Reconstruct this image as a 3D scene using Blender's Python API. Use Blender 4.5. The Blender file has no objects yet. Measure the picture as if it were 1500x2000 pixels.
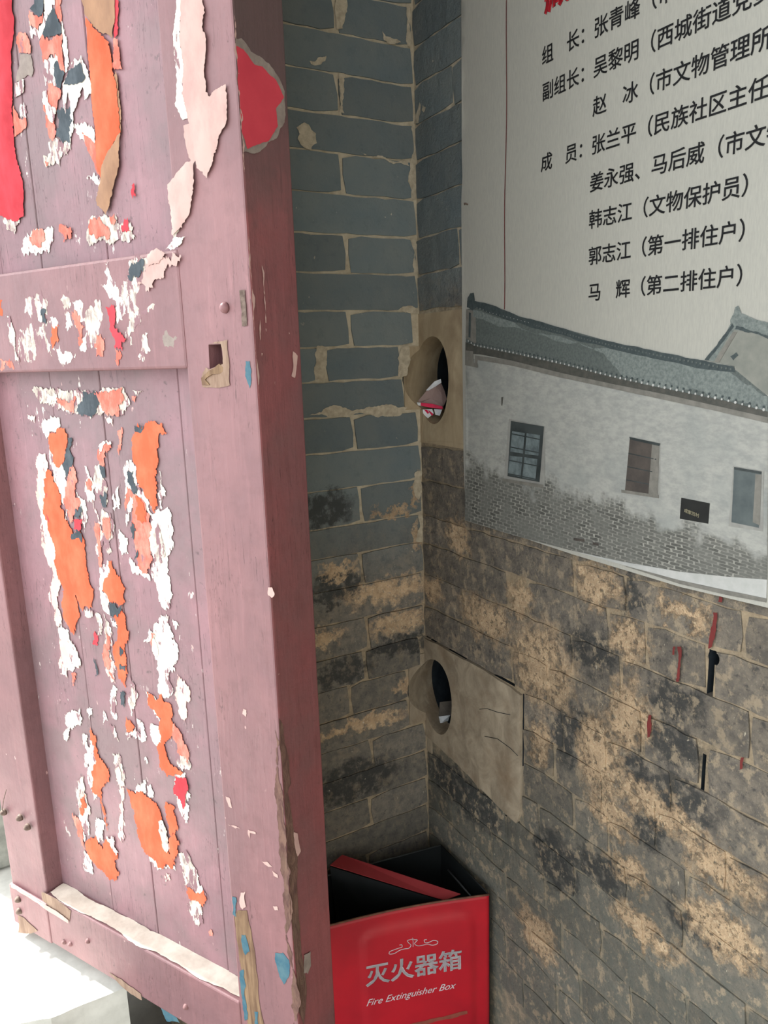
import bpy, bmesh, math, random
import numpy as np
from mathutils import Vector, Matrix, noise as mnoise
from mathutils.geometry import delaunay_2d_cdt

random.seed(7)
scene = bpy.context.scene
COL = scene.collection

# ------------------------------------------------------------------ camera
F = 1463.0                                   # focal length in pixels of the 1500x2000 frame
CAM = np.array([-0.8844, -1.3930, 1.55])
def cam_axes(yaw, pitch, roll):
    f = np.array([math.sin(yaw)*math.cos(pitch), math.cos(yaw)*math.cos(pitch), -math.sin(pitch)])
    r = np.array([math.cos(yaw), -math.sin(yaw), 0.0]); u = np.cross(r, f)
    r2 = r*math.cos(roll)+u*math.sin(roll); u2 = -r*math.sin(roll)+u*math.cos(roll)
    return r2, u2, f
CR, CU, CF = cam_axes(math.radians(29.4), math.radians(11.84), math.radians(-1.77))
cam_data = bpy.data.cameras.new('camera'); cam = bpy.data.objects.new('camera', cam_data); COL.objects.link(cam)
mw = Matrix.Identity(4)
for i in range(3):
    mw[i][0] = CR[i]; mw[i][1] = CU[i]; mw[i][2] = -CF[i]; mw[i][3] = CAM[i]
cam.matrix_world = mw
cam_data.sensor_fit = 'VERTICAL'; cam_data.sensor_height = 32.0; cam_data.lens = 32.0*F/2000.0
cam_data.clip_start = 0.02
scene.camera = cam

# ------------------------------------------------------------------ light
world = bpy.data.worlds.new('overcast_sky'); scene.world = world; world.use_nodes = True
wn = world.node_tree.nodes; wn['Background'].inputs[0].default_value = (0.93, 0.97, 1.0, 1); wn['Background'].inputs[1].default_value = 1.6
sun_d = bpy.data.lights.new('sun', 'SUN'); sun_d.energy = 9.0; sun_d.angle = math.radians(3); sun_d.color = (1.0, 0.97, 0.92)
sun = bpy.data.objects.new('sun', sun_d); COL.objects.link(sun)
sun.rotation_euler = Vector((-0.42, 0.80, 0.90)).to_track_quat('Z', 'Y').to_euler(); sun.location = (-2, 4, 6)
vs = scene.view_settings
vs.view_transform = 'Standard'; vs.look = 'None'; vs.gamma = 1.0; vs.use_curve_mapping = False; vs.exposure = 1.10

# ------------------------------------------------------------------ pixel -> place
def ray(px, py):
    return CR*((px-750)/F) - CU*((py-1000)/F) + CF
def on_right(px, py, off=0.0):               # right wall, plane x = -off -> (s along wall from the corner, z)
    d = ray(px, py); t = (-off-CAM[0])/d[0]; P = CAM+t*d; return (-P[1], P[2])
def on_back(px, py, off=0.0):                # back wall, plane y = -off -> (x, z)
    d = ray(px, py); t = (-off-CAM[1])/d[1]; P = CAM+t*d; return (P[0], P[2])
def on_level(px, py, z):
    d = ray(px, py); t = (z-CAM[2])/d[2]; P = CAM+t*d; return (P[0], P[1])
DA = math.radians(28.74)
DD = np.array([-math.sin(DA), math.cos(DA), 0.0]); DN = np.array([-math.cos(DA), -math.sin(DA), 0.0])
DP = CAM + 0.95*ray(505, 800); DZ = 0.43     # free edge of the door leaf; bottom of the leaf
def on_door(px, py, w=0.0):                  # door face at normal offset w -> (u, z) in the leaf's own frame
    d = ray(px, py); P0 = DP+w*DN; t = DN.dot(P0-CAM)/DN.dot(d); P = CAM+t*d
    return (DD.dot(P-DP), P[2]-DZ)
def on_edge(px, py, u=0.0):                  # free-edge face of the leaf -> (w, z)
    d = ray(px, py); P0 = DP+u*DD; t = DD.dot(P0-CAM)/DD.dot(d); P = CAM+t*d
    return (DN.dot(P-DP), P[2]-DZ)
def crop(x0, y0, sc):
    return lambda pts: [(x0+x/sc, y0+y/sc) for x, y in pts]

# ------------------------------------------------------------------ materials
def s2l(c):
    return tuple(((v/255.0)/12.92 if v/255.0 <= 0.04045 else ((v/255.0+0.055)/1.055)**2.4) for v in c)+(1.0,)
class NT:
    def __init__(self, name):
        self.m = bpy.data.materials.new(name); self.m.use_nodes = True
        self.t = self.m.node_tree; self.b = self.t.nodes['Principled BSDF']
        self.co = self.t.nodes.new('ShaderNodeTexCoord').outputs['Object']
    def n(self, typ, **kw):
        x = self.t.nodes.new(typ)
        for k, v in kw.items(): setattr(x, k, v)
        return x
    def link(self, a, b): self.t.links.new(a, b)
    def setin(self, sock, v):
        if hasattr(v, 'is_linked') or isinstance(v, bpy.types.NodeSocket): self.link(v, sock)
        else: sock.default_value = v
    def noise(self, scale, detail=5, rough=.6, vec=None, dist=0.0):
        x = self.n('ShaderNodeTexNoise'); x.inputs['Scale'].default_value = scale
        x.inputs['Detail'].default_value = detail; x.inputs['Roughness'].default_value = rough; x.inputs['Distortion'].default_value = dist
        self.link(vec if vec is not None else self.co, x.inputs['Vector']); return x.outputs['Fac']
    def scaled(self, v):
        x = self.n('ShaderNodeVectorMath', operation='MULTIPLY'); self.link(self.co, x.inputs[0]); x.inputs[1].default_value = v; return x.outputs[0]
    def ramp(self, fac, a, b, lo=0.0, hi=1.0):
        x = self.n('ShaderNodeMapRange'); x.inputs[1].default_value = a; x.inputs[2].default_value = b
        x.inputs[3].default_value = lo; x.inputs[4].default_value = hi; x.clamp = True
        self.link(fac, x.inputs[0]); return x.outputs[0]
    def math(self, op, a, b=None):
        x = self.n('ShaderNodeMath', operation=op); self.setin(x.inputs[0], a)
        if b is not None: self.setin(x.inputs[1], b)
        return x.outputs[0]
    def mix(self, fac, a, b):
        x = self.n('ShaderNodeMix', data_type='RGBA'); self.setin(x.inputs[0], fac); self.setin(x.inputs[6], a); self.setin(x.inputs[7], b); return x.outputs[2]
    def mulc(self, col, fac):
        x = self.n('ShaderNodeVectorMath', operation='SCALE'); self.setin(x.inputs[0], col); self.setin(x.inputs[3], fac); return x.outputs[0]
    def out(self, col, rough=.8, bump=None, bstr=.3, bdist=.003, metal=0.0, spec=.3):
        self.setin(self.b.inputs['Base Color'], col); self.setin(self.b.inputs['Roughness'], rough)
        self.b.inputs['Metallic'].default_value = metal; self.b.inputs['Specular IOR Level'].default_value = spec
        if bump is not None:
            x = self.n('ShaderNodeBump'); x.inputs['Strength'].default_value = bstr; x.inputs['Distance'].default_value = bdist
            self.link(bump, x.inputs['Height']); self.link(x.outputs[0], self.b.inputs['Normal'])
        return self.m
    def sep(self):
        x = self.n('ShaderNodeSeparateXYZ'); self.link(self.co, x.inputs[0]); return x.outputs

def simple(name, c1, c2=None, scale=30, rough=.75, bump=.25, stretch=(1, 1, 1), spec=.3, detail=5, lo=.35, hi=.65, bdist=.002, metal=0.0):
    k = NT(name); c2 = c2 or tuple(int(v*.8) for v in c1)
    v = k.scaled(stretch)
    nz = k.noise(scale, detail, .6, v)
    return k.out(k.mix(k.ramp(nz, lo, hi), s2l(c1), s2l(c2)), rough, nz, bump, bdist, metal, spec)

def blobmask(k, P, blobs, plane):
    """nearest blob distance (1 = rim); plane 'R': blobs in (s,z) on x=0, 'L': (x,z) on y=0"""
    best = None
    for (a, z, ra, rz) in blobs:
        c = (0, -a, z) if plane == 'R' else (a, 0, z)
        inv = (0, 1/ra, 1/rz) if plane == 'R' else (1/ra, 0, 1/rz)
        x = k.n('ShaderNodeVectorMath', operation='SUBTRACT'); k.link(P, x.inputs[0]); x.inputs[1].default_value = c
        y = k.n('ShaderNodeVectorMath', operation='MULTIPLY'); k.link(x.outputs[0], y.inputs[0]); y.inputs[1].default_value = inv
        l = k.n('ShaderNodeVectorMath', operation='LENGTH'); k.link(y.outputs[0], l.inputs[0])
        best = l.outputs['Value'] if best is None else k.math('MINIMUM', best, l.outputs['Value'])
    return best

OCHRE_R = [(.23, 1.02, .085, .045), (.40, .975, .085, .085), (.335, 1.09, .04, .035), (.14, 1.17, .035, .035), (.53, 1.165, .055, .035),
           (.60, 1.09, .035, .045), (.61, .97, .05, .06), (.55, .86, .05, .08), (.67, .835, .10, .03), (.79, .80, .07, .035), (.585, .77, .05, .03),
           (.03, 1.03, .05, .03), (.62, .69, .05, .025), (.80, .70, .07, .04), (.40, .82, .03, .05), (.70, 1.17, .05, .02), (.40, .40, .06, .05), (.66, .60, .08, .03)]
OCHRE_L = [(-.10, 1.035, .11, .03), (-.215, 1.10, .045, .018), (-.07, .955, .085, .03), (-.15, .735, .09, .016), (-.23, .735, .05, .014),
           (-.013, 1.25, .012, .035), (-.012, 1.15, .012, .04), (-.05, .80, .05, .015), (-.26, .96, .05, .02), (-.08, 1.21, .05, .012)]
DARK_R = [(.52, 1.05, .06, .04), (.50, .90, .06, .035), (.60, 1.17, .02, .03), (.70, 1.03, .05, .03), (.70, .96, .06, .03), (.62, .88, .03, .03),
          (.58, 1.09, .012, .03), (.72, .88, .06, .03), (.46, .86, .03, .05), (.56, .65, .06, .03), (.66, .79, .03, .03), (.45, .60, .06, .06), (.15, .58, .15, .05), (.75, .68, .05, .03)]
DARK_L = [(-.22, 1.07, .06, .03), (-.24, 1.04, .06, .015), (-.05, .90, .1, .02), (-.22, .87, .07, .03), (-.20, .60, .12, .05), (-.24, 1.24, .06, .035)]

def wall_mat(name, plane, kind):
    k = NT(name)
    sx, sy, sz = k.sep()
    wob = k.n('ShaderNodeTexNoise'); wob.inputs['Scale'].default_value = 34; wob.inputs['Detail'].default_value = 7; wob.inputs['Roughness'].default_value = .68
    k.link(k.co, wob.inputs['Vector'])
    wc = k.n('ShaderNodeVectorMath', operation='SUBTRACT'); k.link(wob.outputs['Color'], wc.inputs[0]); wc.inputs[1].default_value = (.5, .5, .5)
    wsc = k.n('ShaderNodeVectorMath', operation='SCALE'); k.link(wc.outputs[0], wsc.inputs[0]); wsc.inputs[3].default_value = .12
    pw = k.n('ShaderNodeVectorMath', operation='ADD'); k.link(k.co, pw.inputs[0]); k.link(wsc.outputs[0], pw.inputs[1]); P = pw.outputs[0]
    nbig = k.noise(9, 4); nmid = k.noise(45, 6, .65); nfine = k.noise(190, 5, .7)
    # weathering: clean blue-grey courses higher up, dust-brown courses lower down
    hz = k.math('ADD', sz, k.math('MULTIPLY', k.math('SUBTRACT', nbig, .5), .35))
    low = k.ramp(hz, 1.27, 1.02, 0, .85)
    if plane == 'R': low = k.ramp(hz, 1.75, 1.55)
    if kind == 'brick':
        up = k.mix(k.ramp(nbig, .35, .68), s2l((106, 118, 121)), s2l((120, 127, 125)))
        up = k.mix(k.ramp(nmid, .55, .75, 0, .6), up, s2l((90, 102, 105)))
        dn = k.mix(k.ramp(nmid, .36, .62), s2l((126, 118, 106)), s2l((96, 92, 86)))
        dn = k.mix(k.ramp(nfine, .58, .72, 0, .75), dn, s2l((152, 143, 127)))
        dn = k.mix(k.ramp(k.noise(70, 6, .7), .56, .66, 0, .8), dn, s2l((66, 66, 65)))
    else:
        up = k.mix(k.ramp(nmid, .35, .65), s2l((196, 186, 163)), s2l((168, 157, 135)))
        dn = k.mix(k.ramp(nmid, .35, .65), s2l((166, 150, 124)), s2l((126, 114, 96)))
    col = k.mix(low, up, dn)
    if plane == 'R':      # bluish grime low on the wall
        col = k.mix(k.math('MULTIPLY', k.ramp(hz, .86, .58), k.ramp(nmid, .3, .7, .35, .95)), col, s2l((100, 102, 95)))
    OC, DK = (OCHRE_R, DARK_R) if plane == 'R' else (OCHRE_L, DARK_L)
    dk = k.math('MULTIPLY', k.ramp(blobmask(k, P, DK, plane), 1.25, .75), k.ramp(nmid, .30, .48))
    col = k.mix(k.math('MULTIPLY', dk, .85), col, s2l((56, 58, 58)))
    om = blobmask(k, P, OC, plane)
    sc_ = k.math('MULTIPLY', k.ramp(k.noise(38, 8, .72, k.scaled((1, 1, .8))), .53, .60), low)
    col = k.mix(k.math('MULTIPLY', sc_, .75 if plane == 'R' else .3), col, s2l((158, 144, 122)))
    oc = k.math('MULTIPLY', k.ramp(om, 1.2, .75), k.ramp(k.noise(55, 8, .74), .38, .50))
    oc = k.math('MAXIMUM', oc, k.ramp(om, .62, .45))
    oc = k.math('MULTIPLY', oc, k.ramp(k.noise(90, 7, .74), .34, .44))
    ochre = k.mix(k.ramp(nmid, .38, .62), s2l((194, 168, 136)), s2l((160, 138, 112)))
    ochre = k.mix(k.ramp(nfine, .52, .66, 0, .7), ochre, s2l((206, 190, 160)))
    col = k.mix(oc, col, ochre)
    # lime flecks
    fl = k.math('MULTIPLY', k.ramp(k.noise(120, 3, .55, k.scaled((1, 1, .55))), .69, .72), k.ramp(k.noise(14, 2), .52, .6))
    col = k.mix(k.math('MULTIPLY', fl, .8), col, s2l((196, 188, 168)))
    if kind == 'brick':
        oi = k.n('ShaderNodeObjectInfo')
        col = k.mulc(col, k.ramp(oi.outputs['Random'], 0, 1, .82, 1.12))
    h = k.math('ADD', k.math('MULTIPLY', nmid, 1.0), k.math('MULTIPLY', nfine, .5))
    h = k.math('ADD', h, k.math('MULTIPLY', oc, .35))
    rough_amt = .9 if plane == 'R' else .4
    return k.out(col, .88, h, rough_amt, .006 if plane == 'R' else .004, spec=.2)

def wood_mat(name, c1, c2, c3, scale=14, stretch=(6, 6, .6), rough=.8, bump=.5):
    k = NT(name); g = k.noise(scale, 6, .65, k.scaled(stretch), .6); nb = k.noise(12, 4)
    col = k.mix(k.ramp(g, .35, .62), s2l(c1), s2l(c2)); col = k.mix(k.ramp(nb, .5, .75, 0, .7), col, s2l(c3))
    return k.out(col, rough, g, bump, .003)

def paint_mat(name, c1, c2, stain=None, stain_amt=.6, worn=(190, 156, 152), residue=False, dirt=None):
    k = NT(name); nb = k.noise(5, 4); ns = k.noise(9, 6, .65, k.scaled((9, 9, .8)), .3); nf = k.noise(150, 4, .6)
    col = k.mix(k.ramp(nb, .35, .68), s2l(c1), s2l(c2))
    col = k.mix(k.ramp(ns, .55, .75, 0, .35), col, s2l(tuple(min(255, int(v*1.22)) for v in c1)))
    if stain: col = k.mix(k.math('MULTIPLY', k.ramp(k.noise(6, 5, .6), .42, .6), stain_amt), col, s2l(stain))
    hair = k.math('ABSOLUTE', k.math('SUBTRACT', k.noise(7, 4, .55, k.scaled((14, 14, .7)), .4), .5))
    col = k.mix(k.math('MULTIPLY', k.ramp(hair, .006, .002), k.ramp(k.noise(4, 3), .48, .56, 0, .8)), col, s2l(tuple(int(v*.55) for v in c1)))
    col = k.mix(k.ramp(k.noise(28, 6, .7), .5, .72, 0, .45), col, s2l(tuple(int(v*.78) for v in c1)))
    chip = k.math('MULTIPLY', k.ramp(k.noise(70, 3, .5, k.scaled((1, 1, .6))), .73, .75), k.ramp(nb, .45, .55))
    col = k.mix(chip, col, s2l(worn))
    if dirt:         # grime rubbed onto the upper part of the edge
        zz_ = k.math('ADD', k.sep()[2], k.math('MULTIPLY', k.math('SUBTRACT', k.noise(14, 4), .5), .25))
        col = k.mix(k.ramp(zz_, dirt[0], dirt[1], 0, .9), col, s2l((86, 70, 70)))
    if residue:      # specks of paper and paste left on the boards
        sp = k.math('MULTIPLY', k.ramp(k.noise(95, 5, .65, k.scaled((1, 1, .35))), .64, .67), k.ramp(k.noise(11, 3, .5, k.scaled((1, 1, .5))), .52, .58))
        col = k.mix(sp, col, s2l((214, 204, 196)))
        col = k.mix(k.math('MULTIPLY', k.ramp(k.noise(60, 5, .7), .62, .7), .7), col, s2l((92, 76, 78)))
    h = k.math('ADD', k.math('MULTIPLY', ns, .5), k.math('MULTIPLY', k.noise(38, 4), .8))
    return k.out(col, k.ramp(nb, .3, .7, .42, .6), h, .4, .004, spec=.4)

def paper_mat(name, c1, c2, rough=.8, scale=60, stretch=(1, 1, .5), bump=.5, lost=None):
    k = NT(name); nz = k.noise(scale, 6, .65, k.scaled(stretch)); nb = k.noise(16, 3)
    col = k.mix(k.ramp(nz, .42, .66), s2l(c1), s2l(c2)); col = k.mulc(col, k.ramp(nb, .3, .7, .92, 1.06))
    if lost:         # fibres worn through to the paint below
        ms = k.ramp(k.noise(70, 6, .68, k.scaled((1, 1, .38))), lost, lost+.03)
        col = k.mix(ms, col, s2l((142, 110, 115)))
    return k.out(col, rough, nz, bump, .002)

M = {}
M['brickL'] = wall_mat('grey_brick_back', 'L', 'brick'); M['mortL'] = wall_mat('mortar_back', 'L', 'mortar')
M['brickR'] = wall_mat('grey_brick_right', 'R', 'brick'); M['mortR'] = wall_mat('mortar_right', 'R', 'mortar')
M['tanblock'] = wood_mat('pale_worn_timber', (176, 160, 132), (152, 136, 110), (120, 102, 82), 10, (2, 2, .8), .75, .25)
M['greyblock'] = wood_mat('grey_end_grain_timber', (164, 152, 132), (132, 121, 104), (112, 92, 70), 16, (1.4, 1.4, 1.1), .85, .6)
M['dark'] = simple('dark_infill_and_recess', (40, 48, 54), (24, 30, 36), 40)  # colour of the infill bricks, also painted shade inside recesses
M['paint'] = paint_mat('mauve_red_door_paint', (142, 103, 105), (128, 94, 97), (114, 88, 91), .45)
M['paint_edge'] = paint_mat('dark_red_edge_paint', (140, 80, 82), (126, 74, 77), (106, 80, 81), .5, dirt=(1.27, 1.44))
M['panel'] = paint_mat('stained_panel_paint', (152, 114, 120), (136, 106, 112), (122, 103, 105), .8, residue=True)
M['barewood'] = wood_mat('bare_weathered_wood', (150, 124, 96), (104, 80, 62), (88, 62, 52), 14, (10, 10, .5))
M['arriswood'] = wood_mat('worn_brown_arris', (122, 94, 82), (88, 62, 58), (104, 90, 72), 26, (4, 4, 1.4), .85, .8)
M['palewood'] = wood_mat('pale_splintered_wood', (158, 134, 116), (132, 108, 92), (104, 80, 70), 14, (8, 8, 1))
M['dust'] = simple('pale_dust', (242, 234, 218), (212, 200, 184), 25, .95, .3)
M['white'] = paper_mat('white_paper_pulp', (238, 234, 222), (204, 198, 184), scale=80, bump=.8, lost=.57)
M['ragged'] = paper_mat('grey_white_paper_residue', (226, 220, 204), (150, 132, 128), scale=110, bump=.9, lost=.51)
M['cream'] = paper_mat('pale_pink_primer', (200, 168, 160), (186, 152, 146), scale=30, bump=.2)
M['orange'] = paper_mat('orange_red_paper', (222, 94, 62), (226, 112, 80), scale=30, bump=.2)
M['salmon'] = paper_mat('faded_salmon_paper', (220, 108, 92), (224, 146, 130), scale=70, bump=.4, lost=.62)
M['redp'] = paper_mat('red_paper', (198, 66, 76), (184, 52, 62), scale=30, bump=.2)
M['pinkp'] = paper_mat('pale_pink_paper', (232, 186, 174), (238, 214, 202), scale=70, bump=.4, lost=.58)
M['slate'] = paper_mat('black_ink_on_paper', (62, 70, 76), (84, 92, 98), scale=60, bump=.4)
M['brownp'] = paper_mat('brown_glued_paper', (170, 132, 104), (148, 114, 92), scale=30, bump=.2)
M['greyp'] = simple('grey_paste_residue', (150, 138, 130), (128, 116, 110), 60)
M['bluep'] = simple('old_blue_paint', (54, 94, 112), (80, 112, 122), 60)
M['redpatch'] = simple('flat_pink_red_paint', (204, 66, 80), (194, 58, 74), 20, .7, .1)
M['iron'] = simple('painted_iron_nail', (150, 112, 112), (108, 80, 78), 90, .5, .4)
M['rust'] = simple('rusty_iron', (120, 104, 94), (80, 64, 56), 120, .7, .5)
M['boxred'] = simple('red_enamel_sheet', (178, 26, 40), (160, 24, 38), 8, .38, .08, spec=.45)
M['boxfaded'] = simple('rubbed_red_enamel', (168, 66, 70), (156, 52, 58), 9, .5, .05)
M['boxin'] = simple('dark_sheet_inside', (30, 34, 36), (22, 26, 28), 12, .6, .1)
M['silver'] = simple('silver_print', (206, 200, 204), (186, 182, 188), 60, .5, 0)
M['silverin'] = M['silver']
M['vinyl'] = simple('grey_white_vinyl', (166, 165, 156), (157, 157, 149), 500, .55, .06, (1, 1, .15))
M['ink'] = simple('black_print', (34, 35, 37), (46, 47, 49), 200, .6, 0)
M['redink'] = simple('red_print', (190, 40, 52), (180, 34, 46), 200, .6, 0)
M['maroonline'] = simple('maroon_print', (110, 56, 56), None, 200, .6, 0)
M['stone'] = simple('pale_worn_stone', (212, 212, 204), (190, 190, 182), 20, .85, .3)
M['stoneside'] = simple('grey_stone', (140, 142, 134), (112, 114, 108), 30, .9, .5)
M['floor'] = simple('floor_stone', (112, 108, 100), (92, 88, 82), 12, .85, .4)
M['ceil'] = wood_mat('added_roof_timber', (110, 84, 66), (84, 62, 50), (70, 52, 44))  # for the unseen roof added to shape the daylight
M['drip'] = simple('dark_red_drip', (112, 44, 42), (96, 40, 38), 60)
M['packbrown'] = simple('brown_card', (150, 128, 122), (138, 116, 110), 30, .6, .1)
M['packred'] = simple('pink_red_card', (214, 32, 80), (196, 26, 70), 60, .5, .1)
M['packwhite'] = simple('white_card', (226, 230, 232), (204, 208, 210), 60, .6, .1)

# ------------------------------------------------------------------ mesh helpers
def link(name, me, mat, parent=None):
    o = bpy.data.objects.new(name, me); COL.objects.link(o)
    if mat is not None and len(me.materials) == 0: me.materials.append(mat)
    if parent is not None: o.parent = parent
    return o
def mesh(name, verts, faces, mat, parent=None, smooth=False):
    me = bpy.data.meshes.new(name); me.from_pydata([tuple(v) for v in verts], [], faces); me.update()
    if smooth:
        for p in me.polygons: p.use_smooth = True
    return link(name, me, mat, parent)
def bm_obj(name, bm, mat, parent=None, smooth=False):
    bmesh.ops.recalc_face_normals(bm, faces=bm.faces)
    me = bpy.data.meshes.new(name); bm.to_mesh(me); bm.free()
    if smooth:
        for p in me.polygons: p.use_smooth = True
    return link(name, me, mat, parent)
def bm_box(bm, a, b):
    r = bmesh.ops.create_cube(bm, size=1.0)['verts']
    for v in r: v.co = Vector([a[i]+(v.co[i]+.5)*(b[i]-a[i]) for i in range(3)])
    return r
def box(name, a, b, mat, parent=None, bevel=.003, seg=1, cuts=0, wob=0.0):
    bm = bmesh.new(); bm_box(bm, a, b)
    if bevel: bmesh.ops.bevel(bm, geom=list(bm.edges), offset=bevel, segments=seg, affect='EDGES', profile=.5)
    if cuts:
        es = [e for e in bm.edges if e.calc_length() > .08]
        bmesh.ops.subdivide_edges(bm, edges=es, cuts=cuts, use_grid_fill=True)
        for v in bm.verts:
            v.co += Vector((mnoise.noise(v.co*9+Vector((3, 0, 0))), mnoise.noise(v.co*9+Vector((0, 7, 0))), mnoise.noise(v.co*9)))*wob
    return bm_obj(name, bm, mat, parent)
def tag(o, label=None, cat=None, group=None, kind=None):
    if label: o['label'] = label
    if cat: o['category'] = cat
    if group: o['group'] = group
    if kind: o['kind'] = kind
    return o
def empty(name, loc, rz=0):
    o = bpy.data.objects.new(name, None); o.empty_display_size = .1; o.location = loc; o.rotation_euler = (0, 0, rz); COL.objects.link(o); return o
def jag(pts, amp=.16, minlen=.004):
    """break a traced outline into a torn edge"""
    out = []
    def rec(a, b, lv):
        d = (b[0]-a[0], b[1]-a[1]); L = math.hypot(*d)
        if L < minlen or lv == 0: return [a]
        r = random.uniform(-amp, amp); m = ((a[0]+b[0])/2-d[1]*r, (a[1]+b[1])/2+d[0]*r)
        return rec(a, m, lv-1)+rec(m, b, lv-1)
    for i in range(len(pts)): out += rec(pts[i], pts[(i+1) % len(pts)], 5)
    return out
def inside(p, poly):
    c = False; x, y = p; j = len(poly)-1
    for i in range(len(poly)):
        a, b = poly[i], poly[j]
        if (a[1] > y) != (b[1] > y) and x < (b[0]-a[0])*(y-a[1])/(b[1]-a[1])+a[0]: c = not c
        j = i
    return c
def cdt(poly, grid):
    vs_ = [Vector(p) for p in poly]; n = len(vs_)
    xs = [p[0] for p in poly]; ys = [p[1] for p in poly]
    if grid:
        x = min(xs)+grid*.5
        while x < max(xs):
            y = min(ys)+grid*.5
            while y < max(ys):
                q = (x+random.uniform(-.2, .2)*grid, y+random.uniform(-.2, .2)*grid)
                if inside(q, poly): vs_.append(Vector(q))
                y += grid
            x += grid
    v, e, f, *_ = delaunay_2d_cdt(vs_, [(i, (i+1) % n) for i in range(n)], [], 1, 1e-6)
    return v, f
def edge_dist(p, poly):
    best = 9
    for i in range(len(poly)):
        a = poly[i]; b = poly[(i+1) % len(poly)]
        dx, dy = b[0]-a[0], b[1]-a[1]; L = dx*dx+dy*dy or 1e-12
        t = max(0, min(1, ((p[0]-a[0])*dx+(p[1]-a[1])*dy)/L))
        best = min(best, math.hypot(p[0]-a[0]-t*dx, p[1]-a[1]-t*dy))
    return best
def sheet(name, poly, to3, mat, parent, base=.0006, crinkle=.0008, grid=.012, bulge=0.0, uvf=None, freq=45):
    """thin torn sheet lying on a surface: poly in surface coords, to3(a, z, height) -> local point"""
    v, f = cdt(poly, grid)
    V = []
    for p in v:
        h = base+crinkle*(.5+.5*mnoise.noise(Vector((p[0]*freq, p[1]*freq*.6, 0))))
        if bulge: h += bulge*min(1, edge_dist(p, poly)/.012)*(.6+.4*mnoise.noise(Vector((p[0]*30, p[1]*12, 5))))
        V.append(to3(p[0], p[1], h))
    me = bpy.data.meshes.new(name); me.from_pydata([tuple(q) for q in V], [], [list(q) for q in f]); me.update()
    if uvf:
        uv = me.uv_layers.new(name='UVMap')
        for lp in me.loops: uv.data[lp.index].uv = uvf(v[lp.vertex_index])
    for p in me.polygons: p.use_smooth = True
    return link(name, me, mat, parent)
def prism(name, poly, to3, d0, d1, mat, parent, grid=0, wob=0.0):
    """closed slab from an outline: front at depth d0 (outwards), back at d1"""
    v, f = cdt(poly, grid); n = len(v)
    pts = []
    for p in v:
        w = wob*mnoise.noise(Vector((p[0]*30, p[1]*30, 1.7)))
        pts.append(to3(p[0], p[1], d0+w))
    for p in v: pts.append(to3(p[0], p[1], d1))
    fs = [list(q) for q in f]+[[i+n for i in reversed(q)] for q in f]
    # boundary edges
    cnt = {}
    for q in f:
        for i in range(len(q)):
            a, b = q[i], q[(i+1) % len(q)]; cnt[(a, b)] = 1
    for (a, b) in list(cnt):
        if (b, a) not in cnt: fs.append([b, a, a+n, b+n])
    bm = bmesh.new(); bv = [bm.verts.new(q) for q in pts]
    for q in fs:
        try: bm.faces.new([bv[i] for i in q])
        except ValueError: pass
    return bm_obj(name, bm, mat, parent)
def boolean(o, cutter, op='DIFFERENCE'):
    m = o.modifiers.new('b', 'BOOLEAN'); m.operation = op; m.object = cutter; m.solver = 'EXACT'
    if cutter.data.materials: m.material_mode = 'TRANSFER'
    dg = bpy.context.evaluated_depsgraph_get(); dg.update()
    me = bpy.data.meshes.new_from_object(o.evaluated_get(dg)); o.modifiers.remove(m); old = o.data; o.data = me
    bpy.data.meshes.remove(old)
def kill(o):
    me = o.data; bpy.data.objects.remove(o)
    if me: bpy.data.meshes.remove(me)
def tube(name, pts, r, mat, parent=None, seg=8, rad=None):
    V = []; Fc = []; n = len(pts); P = [Vector(p) for p in pts]
    for i in range(n):
        t = (P[min(i+1, n-1)]-P[max(i-1, 0)]).normalized()
        a = t.orthogonal().normalized() if i == 0 else (a-t*a.dot(t)).normalized()
        b = t.cross(a); rr = rad[i] if rad else r
        for k in range(seg):
            th = 2*math.pi*k/seg; V.append(P[i]+(a*math.cos(th)+b*math.sin(th))*rr)
    for i in range(n-1):
        for k in range(seg):
            Fc.append([i*seg+k, i*seg+(k+1) % seg, (i+1)*seg+(k+1) % seg, (i+1)*seg+k])
    Fc.append(list(range(seg))[::-1]); Fc.append(list(range((n-1)*seg, n*seg)))
    return mesh(name, V, Fc, mat, parent, True)
def dome(name, c, nrm, r, h, mat, parent=None, seg=14, rings=5):
    nrm = Vector(nrm).normalized(); a = nrm.orthogonal().normalized(); b = nrm.cross(a); c = Vector(c); V = []; Fc = []
    for i in range(rings):
        ph = math.pi/2*i/(rings-.0); rr = r*math.cos(ph); hh = h*math.sin(ph)
        for k in range(seg):
            t = 2*math.pi*k/seg; V.append(c+a*rr*math.cos(t)+b*rr*math.sin(t)+nrm*hh)
    V.append(c+nrm*h)
    for i in range(rings-1):
        for k in range(seg): Fc.append([i*seg+k, i*seg+(k+1) % seg, (i+1)*seg+(k+1) % seg, (i+1)*seg+k])
    for k in range(seg): Fc.append([(rings-1)*seg+k, (rings-1)*seg+(k+1) % seg, len(V)-1])
    Fc.append(list(range(seg))[::-1])
    return mesh(name, V, Fc, mat, parent, True)
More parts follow.
